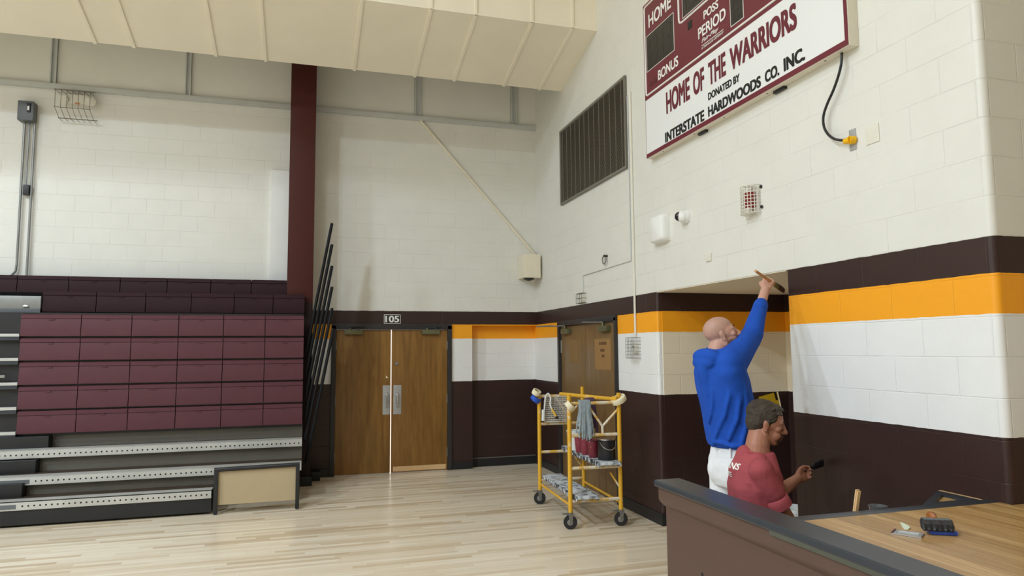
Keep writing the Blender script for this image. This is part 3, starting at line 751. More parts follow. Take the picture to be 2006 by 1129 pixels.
# dome camera
q = P(1346, 425, x=W)
cm = thing('security_camera', 'white dome security camera with dark lens on right wall', 'camera', (W, q.y, q.z))
obj('camera_base', MB().lathe((W, q.y, q.z), [(.062, 0), (.062, .02), (.056, .035)], 28, (-1, 0, 0)), 'white', cm)
obj('camera_dome', MB().ell((W-.045, q.y, q.z), (.05, .053, .053)), 'white', cm)
obj('camera_lens', MB().ell((W-.068, q.y+.022, q.z+.004), (.040, .042, .043)), mat('smoked_dome', (26, 26, 32), .12, spec=.6), cm)
# caged alarm strobe
q = P(1476, 393, x=W)
al = thing('fire_alarm_strobe', 'dark red alarm strobe behind white wire cage on right wall', 'alarm', (W, q.y, q.z-.15))
obj('strobe', MB().box(W-.05, W, q.y-.03, q.y+.05, q.z-.06, q.z+.065, .008), 'red', al)
obj('strobe_lens', MB().box(W-.058, W-.048, q.y-.02, q.y+.03, q.z-.088, q.z-.058, .004), 'offwhite', al)
g = MB(); dz0, dz1 = q.z-.105, q.z+.105; rr = .105
arc = [(W-rr*.95*math.sin(a), q.y+rr*.88*math.cos(a)) for a in [PI*k/12 for k in range(13)]]
for k in range(9):
    z = dz0+(dz1-dz0)*k/8; g.tube([(x, y, z) for x, y in arc], .003, 6)
for (x, y) in arc: g.tube([(x, y, dz0), (x, y, dz1)], .003, 6)
for z in (dz0, dz1):
    for f in (.3, .6): g.tube([(W-(W-x)*f, q.y+(y-q.y)*f, z) for x, y in arc], .003, 6)
    for k in (2, 4, 6, 8, 10): g.tube([(W, q.y, z), (arc[k][0], arc[k][1], z)], .0035, 6)
obj('wire_cage', g, 'wire', al)
for dz in (.085, -.07): obj('cage_clip', MB().ell((W-.008, q.y-.105, q.z+dz), (.010, .013, .013)), 'black', al)
# surface conduit down to the caged thermostat
ycon = 6.50
tag(obj('surface_conduit', MB().tube([(W-.012, ycon, 4.42), (W-.012, ycon, 1.80)], .013, 8), 'offwhite', loc=(W, ycon, 1.8)), 'thin white vertical conduit down right wall to the caged thermostat', 'conduit')
th = thing('thermostat', 'small thermostat inside a wire guard at the bottom of the white conduit', 'thermostat', (W, ycon, 1.58))
obj('thermostat_body', MB().box(W-.04, W, ycon-.05, ycon+.05, 1.64, 1.74, .006), 'offwhite', th)
obj('thermostat_knob', MB().cyl((W-.04, ycon-.01, 1.70), (W-.05, ycon-.01, 1.70), .014, n=14), 'steel', th)
g = MB(); ya, yb, za, zb, xx = ycon-.085, ycon+.085, 1.585, 1.795, W-.085
for k in range(6): y = ya+(yb-ya)*k/5; g.tube([(W, y, za), (xx, y, za), (xx, y, zb), (W, y, zb)], .003, 6)
for k in range(7): z = za+(zb-za)*k/6; g.tube([(W, ya, z), (xx, ya, z), (xx, yb, z), (W, yb, z)], .003, 6)
obj('guard', g, 'steel', th)
# thin raceway to the little caged sensor
qa, qb, qc, qd = P(1239, 185, x=W-.008), P(1239, 510, x=W-.008), P(1144, 539, x=W-.008), P(1144, 585, x=W-.008)
ys, yl2 = 6.57, 7.9
rw = [(W-.008, ys, 4.4), (W-.008, ys, qb.z), (W-.008, yl2, qb.z-.02), (W-.008, yl2, 2.36)]
tag(obj('wire_raceway', MB().tube([Vector(p) for p in rw], .007, 6), 'grey_frame', loc=(W, 7.3, 2.6)), 'thin grey wire raceway stepping down to the small caged sensor', 'raceway')
sn = thing('caged_sensor', 'tiny caged wall sensor above the right hand doors', 'sensor', (W, yl2, 2.24))
obj('sensor_body', MB().box(W-.03, W, yl2-.05, yl2+.05, 2.26, 2.34, .006), 'offwhite', sn)
g = MB()
for k in range(4): y = yl2-.085+.17*k/3; g.tube([(W, y, 2.245), (W-.07, y, 2.245), (W-.07, y, 2.365), (W, y, 2.365)], .0035, 6)
for z in (2.245, 2.305, 2.365): g.tube([(W, yl2-.085, z), (W-.07, yl2-.085, z), (W-.07, yl2+.085, z), (W, yl2+.085, z)], .0035, 6)
obj('guard', g, 'wire_grey', sn)
q = P(1188, 510, x=W)
rg = thing('wall_ring', 'small metal ring bolted to wall above the grey raceway', 'ring', (W, q.y, q.z))
obj('ring', MB().tube([(W-.03, q.y+.045*math.cos(a), q.z+.045*math.sin(a)) for a in [2*PI*k/20 for k in range(21)]], .008, 8, cap=False), 'steel', rg)
obj('ring_bolt', MB().cyl((W, q.y-.03, q.z+.045), (W-.05, q.y-.03, q.z+.045), .012, n=10), 'black', rg)

# ================================================================== COUNTER
CX0, CX1 = 1.955, 2.118; CY1 = 3.70; CZ = .92; CYF = 2.70; CYN = -1.5
cn = thing('counter', 'brown painted counter with black trim and worn wooden top', 'counter', (2.6, 1.5, 0))
wallx = CX0+.055
obj('front_panel', MB().box(wallx, wallx+.03, CYN, CY1-.03, 0, .885), 'panel_brown', cn, smooth=False)
obj('half_wall', MB().box(wallx+.03, CX1-.012, CYF-.06, CY1-.035, 0, .885), 'panel_brown', cn, smooth=False)
mo = [(wallx, .885), (wallx-.038, .885), (wallx-.038, .815), (wallx-.03, .80), (wallx-.002, .772), (wallx, .772)]
obj('moulding', MB().prism([(x, z) for x, z in mo], CYN, CY1-.015, 'y'), 'panel_brown', cn, sharp=30)
obj('panel_knot', MB().ell(P(1376, 1128, x=wallx), (.004, .012, .016)), 'black', cn)
cp = [(CX0, .886), (CX0-.004, .893), (CX0-.002, .912), (CX0+.006, CZ), (CX1, CZ), (CX1, .886)]
obj('cap_rail', MB().prism(cp, CYN, CY1, 'y'), 'cap', cn, sharp=30)
obj('cap_underside', MB().prism([(CX0+.004, .866), (CX0+.03, .866), (CX0+.03, .886), (CX0, .886)], CYN, 2.66, 'y'), mat('grey_green_trim', (74, 78, 70), .35), cn)
obj('far_trim', MB().box(CX1-.003, W, CYF-.06, CYF+.012, .875, CZ-.001, .003), 'cap', cn)
obj('wood_top', MB().box(CX1, W, CYN, CYF-.058, .885, CZ-.002).box(W, 5.6, CYN, PN, .885, CZ-.002), 'counter', cn, smooth=False)
obj('far_panel', MB().box(wallx+.03, W, CYF-.03, CYF-.01, 0, .88), 'panel_brown', cn, smooth=False)
# small triangular corner shelf in the angle of counter and wall
ta, tb, tcn = Vector((2.86, CYF+.01, CZ-.004)), Vector((W-.03, 2.965, CZ-.004)), Vector((W-.03, CYF+.01, CZ-.004))
ctr = (ta+tb+tcn)/3
def shrink(p, f): return ctr+(p-ctr)*f
t3 = MB()
o3 = [ta, tb, tcn]; i3 = [shrink(p, .5) for p in o3]
for k in range(3): t3.prismv([o3[k], o3[(k+1) % 3], i3[(k+1) % 3], i3[k]], (0, 0, -.035))
obj('corner_shelf_frame', t3, 'cap', cn, smooth=False)
obj('corner_shelf', MB().prismv([p - Vector((0, 0, .012)) for p in i3], (0, 0, -.02)), 'counter', cn, smooth=False)
obj('shelf_edge', MB().prismv([tb+Vector((.004, 0, 0)), tcn+Vector((.004, 0, 0)), tcn+Vector((.02, 0, 0)), tb+Vector((.02, 0, 0))], (0, 0, -.03)), 'wood_stick', cn, smooth=False)

# things on the counter
def Pz(u, v, z=CZ): return P(u, v, z=z)
q = [Pz(1745, 1046), Pz(1752, 1039.5), Pz(1811, 1047), Pz(1805, 1055)]
zz = CZ-.001
tr = thing('wire_frame_tool', 'flat metal paint edger frame lying on the wooden counter', 'tool', (q[0]+q[2])/2)
f = MB(); ins = [sum(q, Vector())/4 + (p-sum(q, Vector())/4)*.72 for p in q]
for k in range(4): f.prismv([Vector((p.x, p.y, zz)) for p in (q[k], q[(k+1) % 4], ins[(k+1) % 4], ins[k])], (0, 0, .005))
obj('edger_rim', f, 'chrome', tr, smooth=False)
obj('edger_plate', MB().prismv([Vector((p.x, p.y, zz)) for p in ins], (0, 0, .002)), 'plate', tr, smooth=False)
obj('edger_back', MB().prismv([Vector((p.x, p.y, zz+.005)) for p in (q[0], q[1], q[1]+(q[2]-q[1])*.06, q[0]+(q[3]-q[0])*.06)], (0, 0, .003)), mat('edger_maroon', (92, 40, 44), .5), tr, smooth=False)
lp = [Pz(1763, 1023.5), Pz(1772, 1027), Pz(1780, 1031), Pz(1783, 1035), Pz(1779, 1038.3), Pz(1772, 1038), Pz(1767, 1032)]
tag(obj('paint_flake', MB().prismv([Vector((p.x, p.y, zz)) for p in lp], (0, 0, .003)), mat('pale_flake', (214, 226, 206), .5), loc=Pz(1773, 1032)), 'pale leaf shaped paint scrap on counter beside the edger frame', 'scrap')
# brush with a paint-caked head on a blue lid
q = Pz(1838, 1045)
ud = (Pz(1860, 1048)-Pz(1818, 1046)).normalized(); vd = Vector((-ud.y, ud.x, 0))
br = thing('wide_paint_brush', 'wide paint caked brush with short wooden handle lying on the counter', 'brush', Vector((q.x, q.y, CZ)))
def loc3(a, b2, c): return Vector((q.x, q.y, CZ-.001)) + ud*a + vd*b2 + Vector((0, 0, c))
obj('brush_base', MB().frame_box(loc3(.012, -.006, .009), ud*.05, vd*.025, Vector((0, 0, .008)), .004), 'blue_glove', br)
obj('ferrule', MB().frame_box(loc3(0, .02, .045), ud*.052, vd*.016, Vector((0, 0, .010)), .003), 'grey_box', br)
mb = MB()
for k in range(6):
    a = -.05+.02*k
    mb.chain([loc3(a, .015, .045), loc3(a-.006+random.uniform(-.004, .004), -.02, .03), loc3(a-.010, -.035, .021)], [.012, .0135, .008], 8)
blob('bristle_clumps', mb, 'can_black', .004, br, smooth=2)
obj('brush_handle', MB().tube([loc3(0, .03, .046), loc3(.008, .075, .05), loc3(.016, .12, .042), loc3(.02, .14, .03)], [.012, .014, .02, .016], 12), 'orange_handle', br)
# wooden stirrers and can beyond the counter
shz = P(1720, 991, y=2.88).z-.19
st = thing('wood_stake', 'bare wooden stake of two layers standing upright behind the counter edge', 'stake', (2.5, 2.78, shz))
for k, du in enumerate((0, 3.2)):
    t0, t1 = P(1679.5+du*1.0, 959.5+k*3.2, y=2.80-.008*k), P(1674+du, 1004, y=2.80-.008*k)
    bt0 = t0 + (t1-t0)*((t0.z-shz)/(t0.z-t1.z))
    obj('stake_layer', MB().frame_box((t0+bt0)/2, Vector((.0085, 0, 0)), Vector((0, .004, 0)), (bt0-t0)/2), 'wood_stick', st)
q = P(1720, 991, y=2.88)
pc = thing('paint_can', 'open metal paint can with shiny rim behind the counter near wall', 'can', (q.x, q.y, q.z-.19))
obj('can_body', MB().lathe((q.x, q.y, q.z-.19), [(.040, 0), (.042, .004), (.042, .180), (.046, .185), (.046, .19), (.038, .19), (.037, .165), (.0, .165)], 36), 'chrome', pc)
obj('paint', MB().cyl((q.x, q.y, q.z-.03), (q.x, q.y, q.z-.024), .037, n=30), 'bristle', pc)
obj('lower_shelf', MB().box(2.35, W-.01, CYF-.01, 2.96, q.z-.215, q.z-.19, .003), 'cap', cn)
# white bucket just showing in the opening, yellow sheet taped to its far side
q = P(1556, 994, y=5.3)
bk = thing('white_bucket', 'white bucket standing in the wall opening behind man in red shirt', 'bucket', (q.x, q.y, 0))
obj('bucket_body', MB().lathe((q.x, q.y, 0), [(.115, 0), (.125, q.z-.03), (.135, q.z-.03), (.135, q.z), (.122, q.z), (.11, .03), (0, .03)], 30), 'bucket_w', bk)
obj('bail', MB().tube([(q.x-.135, q.y, q.z-.03), (q.x-.12, q.y-.10, q.z-.14), (q.x, q.y-.15, q.z-.18), (q.x+.12, q.y-.10, q.z-.14), (q.x+.135, q.y, q.z-.03)], .003, 6), 'steel', bk)
pts = [P(1487, 778, y=JY-.012), P(1523, 768, y=JY-.012), P(1529, 795, y=JY-.012), P(1531, 830, y=JY-.012), P(1480, 830, y=JY-.012)]
ys_ = thing('yellow_sheet', 'tilted yellow sheet with a black mark fixed inside the wall opening', 'sheet', (pts[0].x, JY, pts[0].z-.2))
obj('sheet', MB().prismv(pts, (0, .003, 0)), 'yellow_card', ys_, smooth=False)
obj('sheet_edge', MB().tube([pts[1], pts[2], pts[3]], .007, 6), 'tape_cream', ys_)
mk = P(1520, 776, y=JY-.014)
obj('sheet_mark', MB().frame_box(mk, Vector((.012, 0, 0)), Vector((0, .002, 0)), Vector((.01, 0, -.04))), 'text_b', ys_)

# ================================================================== SCAFFOLD
SO = Vector((2.404, 6.22, 0)); sr = -.0615
ex, ey = Vector((math.cos(sr), math.sin(sr), 0)), Vector((-math.sin(sr), math.cos(sr), 0))
def S(a, b2, c): return SO + ex*a + ey*b2 + Vector((0, 0, c))
LW, LL = .505, 1.09
sf = thing('rolling_scaffold', 'yellow rolling scaffold spattered with white paint on four casters', 'scaffold', SO + ex*LW/2 + ey*LL/2)
for b2 in (0, LL):
    for a, top in ((0, 1.245), (LW, 1.255 if b2 == 0 else 1.26)):
        if b2 and a == 0: top = 1.15
        obj('post', MB().cyl(S(a, b2, .15), S(a, b2, top), .021, n=16), 'yellow', sf)
        cs = obj('caster', MB().lathe(S(a, b2, 0)+Vector((-.012, -.012-.014, .065)), [(.03, 0), (.062, .002), (.065, .006), (.065, .022), (.062, .026), (.03, .028)], 26, (.25, 1, 0)), 'rubber', sf)
        wc = S(a, b2, .065)+Vector((-.012, -.012, 0))
        obj('caster_hub', MB().lathe(wc-Vector((0.005, .02, 0)), [(.012, 0), (.028, .004), (.028, .034), (.012, .038)], 16, (.25, 1, 0)), 'steel', cs)
        fk = MB().box(wc.x-.03, wc.x+.03, wc.y-.028, wc.y+.028, .135, .145, .002)
        for dy in (-.026, .024): fk.prism([(wc.x-.022, .138), (wc.x+.028, .138), (wc.x+.012, .055), (wc.x-.010, .055)], wc.y+dy, wc.y+dy+.003, 'y')
        fk.box(wc.x-.075, wc.x-.02, wc.y-.012, wc.y+.012, .138, .15, .003).cyl((wc.x+.012, wc.y+.012, .145), (wc.x+.012, wc.y+.012, .16), .02)
        obj('caster_fork', fk, 'steel', cs)
    for z in (.253, .556, .861, 1.164):
        obj('rung', MB().cyl(S(0, b2, z), S(LW, b2, z), .016, n=14), 'yellow_rung', sf)
    br_ = MB().cyl(S(LW*.66, b2, .865), S(LW*.66, b2, .945), .013, n=10).cyl(S(LW*.66, b2, .94), S(LW-.01, b2, 1.10), .012, n=10).cyl(S(LW*.66, b2, .94), S(LW*.36, b2, 1.155), .012, n=10)
    br_.cyl(S(LW*.80, b2, .50), S(LW-.01, b2, .36), .009, n=8)
    obj('brace', br_, 'yellow_rung', sf)
for a in (0, LW):
    obj('side_rail', MB().cyl(S(a, 0, .215), S(a, LL, .215), .012, n=10), 'yellow', sf)
def shelf(a0, a1, z, b0=-.10, b1=LL+.04):
    t_ = obj('platform', MB().frame_box(S((a0+a1)/2, (b0+b1)/2, z+.02), ex*(a1-a0)/2, ey*(b1-b0)/2, Vector((0, 0, .012)), .003), 'splat_top', sf)
    e_ = MB()
    for a in (a0, a1): e_.frame_box(S(a, (b0+b1)/2, z+.012), ex*.006, ey*(b1-b0)/2, Vector((0, 0, .022)), .002)
    obj('platform_edge', e_, 'paint_splat', t_)
shelf(.035, .245, .275); shelf(.265, .475, .578)
TOPM = .578+.034
# loose yellow tube across the top
tag(obj('loose_brace', MB().cyl(S(LW-.05, .03, 1.195), S(.20, LL-.16, 1.196), .019, n=14).cyl(S(LW-.05, .03, 1.195), S(LW-.02, -.02, 1.195), .028, n=14), 'yellow', loc=S(.3, .5, 1.17)), 'loose yellow tube lying diagonally across top of the scaffold', 'tube')
def tape(label, c, axis, r, h, m, ri=.6, grp=None):
    o = thing('tape_roll', label, 'tape', c)
    ax = Vector(axis).normalized(); c0 = Vector(c)-ax*h/2
    obj('tape', MB().lathe(c0, [(r*ri, 0), (r*.98, 0), (r, .003), (r, h-.003), (r*.98, h), (r*ri, h), (r*ri, 0)], 30, ax, False), m, o)
    obj('core', MB().lathe(c0, [(r*ri-.003, .001), (r*ri, .001), (r*ri, h-.001), (r*ri-.003, h-.001), (r*ri-.003, .001)], 30, ax, False), 'card', o)
tape('blue tape roll hung on left rear post of the scaffold', S(0, LL, 1.115)+Vector((-.035, 0, .025)), (.5, -.5, .8), .058, .05, 'tape_blue')
tape('cream masking tape roll stacked on the blue roll at scaffold corner', S(0, LL, 1.2)+Vector((-.04, -.03, .01)), (.35, -.45, .9), .048, .05, 'tape_cream')
tape('cream masking tape roll hung on front left scaffold post', S(0, 0, 1.15)+Vector((-.0, -.02, -.005)), (.75, -.35, .75), .05, .05, 'tape_cream')
tape('wide cream tape roll on front right scaffold post', S(LW, 0, 1.19)+Vector((0, 0, 0)), (-.55, -.15, .95), .075, .045, 'tape_cream', .4)
# roller grid hung on the far rung
gr = thing('roller_grid', 'white metal roller grid hanging on far end of the scaffold', 'paint grid', S(.17, LL-.035, .89))
g = MB(); a0, a1, c0, c1 = .055, .33, .885, 1.155; yb = LL-.04
for k in range(13):
    f = k/12
    g.tube([S(a0, yb, c0+(c1-c0)*f), S(a0+(a1-a0)*min(1, 1), yb, min(c1, c0+(c1-c0)*f+.0))], .0045, 5)
n = 15
for k in range(n+1):
    a = a0+(a1-a0)*k/n; pz = []
    for j in range(13): pz.append(S(a+(.008 if j % 2 else -.008), yb, c0+(c1-c0)*j/12))
    g.tube(pz, .0035, 5)
obj('grid_mesh', g, 'tray', gr)
obj('grid_rim', MB().tube([S(a0, yb, c0), S(a1, yb, c0), S(a1, yb, c1), S(a0, yb, c1), S(a0, yb, c0)], .007, 8), 'tray', gr)
obj('grid_hook', MB().tube([S(a0+.05, yb, c1), S(a0+.05, yb, 1.185), S(a0+.05, LL+.03, 1.19)], .005, 6).tube([S(a1-.05, yb, c1), S(a1-.05, yb, 1.185), S(a1-.05, LL+.03, 1.19)], .005, 6), 'tray', gr)
# small roller hanging before the grid
rl = thing('mini_roller', 'small bent paint roller with yellow grip hanging before white grid', 'roller', S(.1, LL-.09, .95))
obj('roller_wire', MB().tube(spline([S(.045, LL-.05, 1.00), S(.055, LL-.07, 1.15), S(.085, LL-.07, 1.195), S(.11, LL-.08, 1.15), S(.105, LL-.08, 1.08), S(.12, LL-.085, 1.03)]), .010, 8), 'bucket_w', rl)
obj('roller_grip', MB().tube([S(.12, LL-.085, 1.03), S(.165, LL-.09, .95)], [.012, .014], 10), mat('yellow_grip', (226, 186, 80), .5), rl)
obj('grip_end', MB().ell(S(.172, LL-.09, .935), (.02, .02, .018)), 'black', rl)
obj('roller_sleeve', MB().cyl(S(.035, LL-.055, 1.02), S(.03, LL-.055, .90), .02, n=14), 'bucket_w', rl)
# rags
def rag(name, label, a0, a1, b2, ztop, drops, m, th=.012):
    mb = MB(); n = len(drops)
    for k, dz in enumerate(drops):
        a = a0+(a1-a0)*k/(n-1); w_ = (a1-a0)/(n-1)
        wob = random.uniform(-.012, .012)
        mb.chain([S(a, b2+.018, ztop-.06), S(a, b2+.014, ztop+.004), S(a, b2-.012, ztop+.006), S(a+wob*.4, b2-.022-.006*(k % 2), ztop-dz*.3), S(a+(a-(a0+a1)/2)*.35+wob, b2-.024-.012*(k % 2), ztop-dz*.7), S(a+(a-(a0+a1)/2)*.5+wob, b2-.022-.008*(k % 2), ztop-dz)], [w_*.7, w_*.8, w_*.85, w_*.9, w_*.95, w_*.8], 10)
    return tag(blob(name, mb, m, .006, None, S((a0+a1)/2, b2, ztop), 3, .004, 30), label, 'rag')
rag('paint_rag', 'long grey rag draped over the front rung of the scaffold', .10, .205, 0, 1.185, [.29, .31, .34, .35, .36, .35, .37, .355, .365, .35, .33], 'cloth')
rag('purple_rag', 'dark purple rag hanging behind the grey rag on scaffold', .215, .275, .10, 1.19, [.28, .31, .33, .30], 'purple')
# pots on the middle platform
def cup(label, a, b2, r, h, tilt=0):
    o = thing('paint_cup', label, 'cup', S(a, b2, TOPM), 'maroon paint cups on the scaffold platform')
    c = S(a, b2, TOPM)
    obj('cup_body', MB().lathe(c, [(r*.72, 0), (r*.76, .003), (r, h), (r*1.05, h), (r*1.05, h+.004), (r*.93, h+.004), (r*.68, .02), (0, .02)], 28), 'cup_red', o)
    obj('cup_rim', MB().tube([c+Vector((r*1.03*math.cos(t), r*1.03*math.sin(t), h)) for t in [2*PI*k/24 for k in range(25)]], .004, 6, cap=False), 'bristle', o)
cup('maroon paint cup nearest the black can on scaffold platform', .325, .25, .058, .165)
cup('maroon paint cup in the middle of row on scaffold platform', .315, .44, .062, .17)
cup('maroon paint cup farthest from the black can on scaffold platform', .305, .60, .06, .16)
o = thing('black_paint_can', 'black one gallon paint can on near end of scaffold platform', 'can', S(.395, .09, TOPM))
c = S(.405, .09, TOPM)
obj('can_body', MB().lathe(c, [(.083, 0), (.085, .004), (.085, .186), (.088, .19), (.088, .194), (.075, .194), (.073, .18), (0, .18)], 36), 'can_black', o)
obj('can_rim', MB().lathe(c+Vector((0, 0, .19)), [(.074, 0), (.0885, 0), (.0885, .008), (.074, .008)], 36), 'chrome', o)
obj('bail_handle', MB().tube([c+Vector((-.086*math.cos(t)*.95, -.02-.07*math.sin(t), .165-.075*math.sin(t)+.01)) for t in [PI*k/14 for k in range(15)]], .003, 6), 'chrome', o)
o = thing('white_pail', 'white spattered pail at the far end of scaffold platform', 'pail', S(.33, .82, TOPM))
c = S(.33, .82, TOPM)
obj('pail_body', MB().lathe(c, [(.085, 0), (.095, .19), (.10, .19), (.10, .2), (.09, .2), (.08, .02), (0, .02)], 30), 'bucket_w', o)
o = thing('pail_brush', 'paint brush handle sticking up from the white pail', 'brush', c+Vector((0, 0, .1)))
obj('brush_handle', MB().tube([c+Vector((.03, -.02, .03)), c+Vector((.06, -.06, .25)), c+Vector((.03, -.08, .36))], [.012, .014, .009], 10), 'bucket_w', o)
tag(obj('white_dipper', MB().lathe(c+Vector((.10, -.10, 0)), [(.05, 0), (.055, .1), (.058, .1), (.05, .1), (.045, .01), (0, .01)], 24), 'bucket_w', loc=c+Vector((.10, -.10, 0))), 'pale grey paint pot in front of the white pail on scaffold', 'pot')

# ================================================================== PEOPLE
def basis(yaw, pitch=0, roll=0):
    """columns: forward, left, up"""
    f = Vector((math.cos(yaw)*math.cos(pitch), math.sin(yaw)*math.cos(pitch), math.sin(pitch)))
    l = Vector((-math.sin(yaw), math.cos(yaw), 0)); u = f.cross(l)
    if roll:
        l2 = l*math.cos(roll)+u*math.sin(roll); u = u*math.cos(roll)-l*math.sin(roll); l = l2
    return Matrix((f, l, u)).transposed()
def head_parts(mb, C, B, k=1.0):
    def L(x, y, z): return Vector(C) + B @ (Vector((x, y, z))*k)
    def E(c, r): mb.ell(L(*c), [q*k for q in r], B, 24)
    E((-.012, 0, .036), (.098, .077, .084))
    E((.022, 0, .012), (.072, .071, .072)); E((.030, 0, -.045), (.058, .056, .070))
    E((.066, 0, -.098), (.022, .025, .018))
    for s in (1, -1):
        mb.chain([L(-.004, s*.060, -.035), L(.004, s*.058, -.068), L(.060, s*.022, -.098)], [.018*k, .017*k, .017*k], 10)
        mb.chain([L(.084, s*.012, .022), L(.074, s*.046, .022)], [.011*k, .010*k], 10)
        E((.062, s*.043, -.016), (.022, .022, .02)); E((.060, s*.036, -.055), (.026, .020, .030))
        E((-.006, s*.079, -.012), (.017, .008, .030)); E((-.012, s*.084, -.002), (.014, .006, .018)); E((-.002, s*.080, -.036), (.009, .007, .010))
        E((.099, s*.013, -.034), (.011, .009, .009))
    mb.chain([L(.086, 0, .018), L(.102, 0, -.010), L(.114, 0, -.028)], [.010*k, .011*k, .013*k], 12)
    E((.092, 0, -.058), (.014, .026, .010)); E((.092, 0, -.066), (.013, .023, .006)); E((.088, 0, -.077), (.014, .022, .008))
def eyes(C, B, k, parent, look=0):
    for s in (1, -1):
        c = Vector(C) + B @ (Vector((.073, s*.031, .004))*k)
        e = obj('eye', MB().ell(c, (.0125*k,)*3, seg=14), 'eye', parent)
        obj('iris', MB().ell(c + B @ (Vector((.0085, 0, 0))*k), (.0055*k, .0065*k, .0065*k), B, 12), 'iris', e)
        bw = Vector(C)
        obj('eyebrow', MB().tube([bw + B @ (Vector(q)*k) for q in ((.094, s*.010, .028), (.089, s*.028, .034), (.074, s*.050, .028))], [.0025*k, .0032*k, .0018*k], 8), 'brow', parent)
def hand_parts(mb, o, x, y, z, k, curls, thumb, spread=.0):
    """o wrist, x along the hand, y towards the thumb, z out of the back; curls = bend of each finger (3 angles)"""
    o, x, y, z = Vector(o), Vector(x).normalized(), Vector(y).normalized(), Vector(z).normalized()
    def L(a, b2, c): return o + (x*a + y*b2 + z*c)*k
    ybase = (.030, .010, -.010, -.029); xb = (.086, .090, .086, .078); ln = (.070, .078, .073, .058)
    for i in range(4):
        mb.chain([L(.004, ybase[i]*.55, 0), L(.045, ybase[i]*.85, .003), L(xb[i], ybase[i], .003)], [.0165*k, .0145*k, .0115*k], 10)
        ang = 0; p = Vector((xb[i], ybase[i], .003)); pts = [L(*p)]
        for j, f in enumerate((.45, .31, .24)):
            ang += curls[i][j]; p = p + Vector((math.cos(ang)*ln[i]*f, spread*(1.5-i)*ln[i]*f, -math.sin(ang)*ln[i]*f)); pts.append(L(*p))
        mb.chain(pts, [.0098*k, .0092*k, .0085*k, .0072*k], 10)
    mb.ell(L(.045, 0, -.004), (.046*k, .036*k, .014*k), Matrix((x, y, z)).transposed(), 16)
    mb.ell(L(.034, .026, -.012), (.030*k, .016*k, .014*k), Matrix((x, y, z)).transposed(), 14)
    mb.chain([L(*q) for q in thumb], [.0145*k, .0125*k, .0105*k, .0085*k][:len(thumb)], 10)
def elim(mb, a, b2, ra, rb, ra2=None, rb2=None): mb.chain([a, b2], [ra, rb], 16)

# ---------------- man in blue hoodie, standing, right arm raised with a brush
HB = .98
yb_ = 3.92
B = basis(math.radians(8))                                     # torso
def wb(p): return Vector(p)
hipc = P(1440, 884, y=yb_); hipc.z = .985
neck = P(1405, 692, y=yb_)
head_c = P(1413, 655, y=yb_)
fx, fl, fu = B.col[0], B.col[1], B.col[2]
rsh = P(1430, 712, y=yb_-.13); lsh = neck + fl*.15 + fx*.07 + Vector((0, 0, -.14))
tip = Vector((W-.012, PF+.004, 2.085))
hgrip = P(1508, 543, y=4.06)
wrist = P(1499, 568, y=4.03)
elbow = P(1474, 655, y=3.90)
lelb = lsh + fx*.10 + fl*.02 + Vector((0, 0, -.27)); lwr = lelb + fx*.20 - fl*.06 + Vector((0, 0, .02))
feet = hipc.x, hipc.y
sk = MB()
HBs = basis(math.radians(-25), math.radians(17), math.radians(0))
head_parts(sk, head_c, HBs, HB)
sk.chain([head_c + HBs @ Vector((-.025, 0, -.05)), neck + Vector((-.005, 0, .0)), neck + Vector((0, 0, -.08))], [.062, .062, .075], 18)
def torso(mb, hip, nk, grow, lean_b=0):
    ax = (nk-hip)
    for_ = fx; 
    secs = []
    for t, a, b2 in ((-.08, .16, .115), (.02, .168, .12), (.18, .158, .112), (.40, .160, .115), (.62, .178, .122), (.80, .172, .112), (.90, .12, .09), (.97, .07, .07)):
        secs.append((hip + ax*t, fl*(a+grow), for_*(b2+grow)))
    mb.loft(secs, 32, 2.3)
torso(sk, hipc, neck, -.005)
sk.chain([neck + Vector((0, 0, -.10)), rsh, elbow, wrist], [.07, .056, .041, .030], 16)
sk.chain([neck + Vector((0, 0, -.10)), lsh, lelb, lwr], [.07, .056, .041, .030], 16)
legs_b = []
for s, (dx, dy) in ((-1, (.04, -.02)), (1, (-.05, .03))):
    hj = hipc + fl*.092*s + Vector((0, 0, -.04)); kn = hj + Vector((dx*.6+.02, dy, -.44)); an = Vector((kn.x+dx*.5-.02, kn.y+dy, .085))
    legs_b.append((hj, kn, an)); sk.chain([hj, kn, an], [.085, .056, .04], 18)
    sk.chain([an, an + fx*.14 + Vector((0, 0, -.045))], [.04, .03], 12)
fd = (wrist-elbow).normalized()
bdir = (tip - P(1480, 531, y=3.93)).normalized()
# hand: back of the hand to the camera, brush across the palm
hx = (hgrip-wrist).normalized(); hz = (CAMP-hgrip).normalized(); hz = (hz - hx*hz.dot(hx)).normalized(); hy = hz.cross(hx)
if hy.dot(_R) > 0: hy = -hy
hand_parts(sk, wrist + hx*.01, hx, hy, hz, 1.0, [(.75, 1.25, .7), (.85, 1.3, .7), (.95, 1.35, .7), (1.05, 1.35, .7)], [(.020, .026, -.010), (.050, .044, -.024), (.078, .036, -.040), (.095, .018, -.046)])
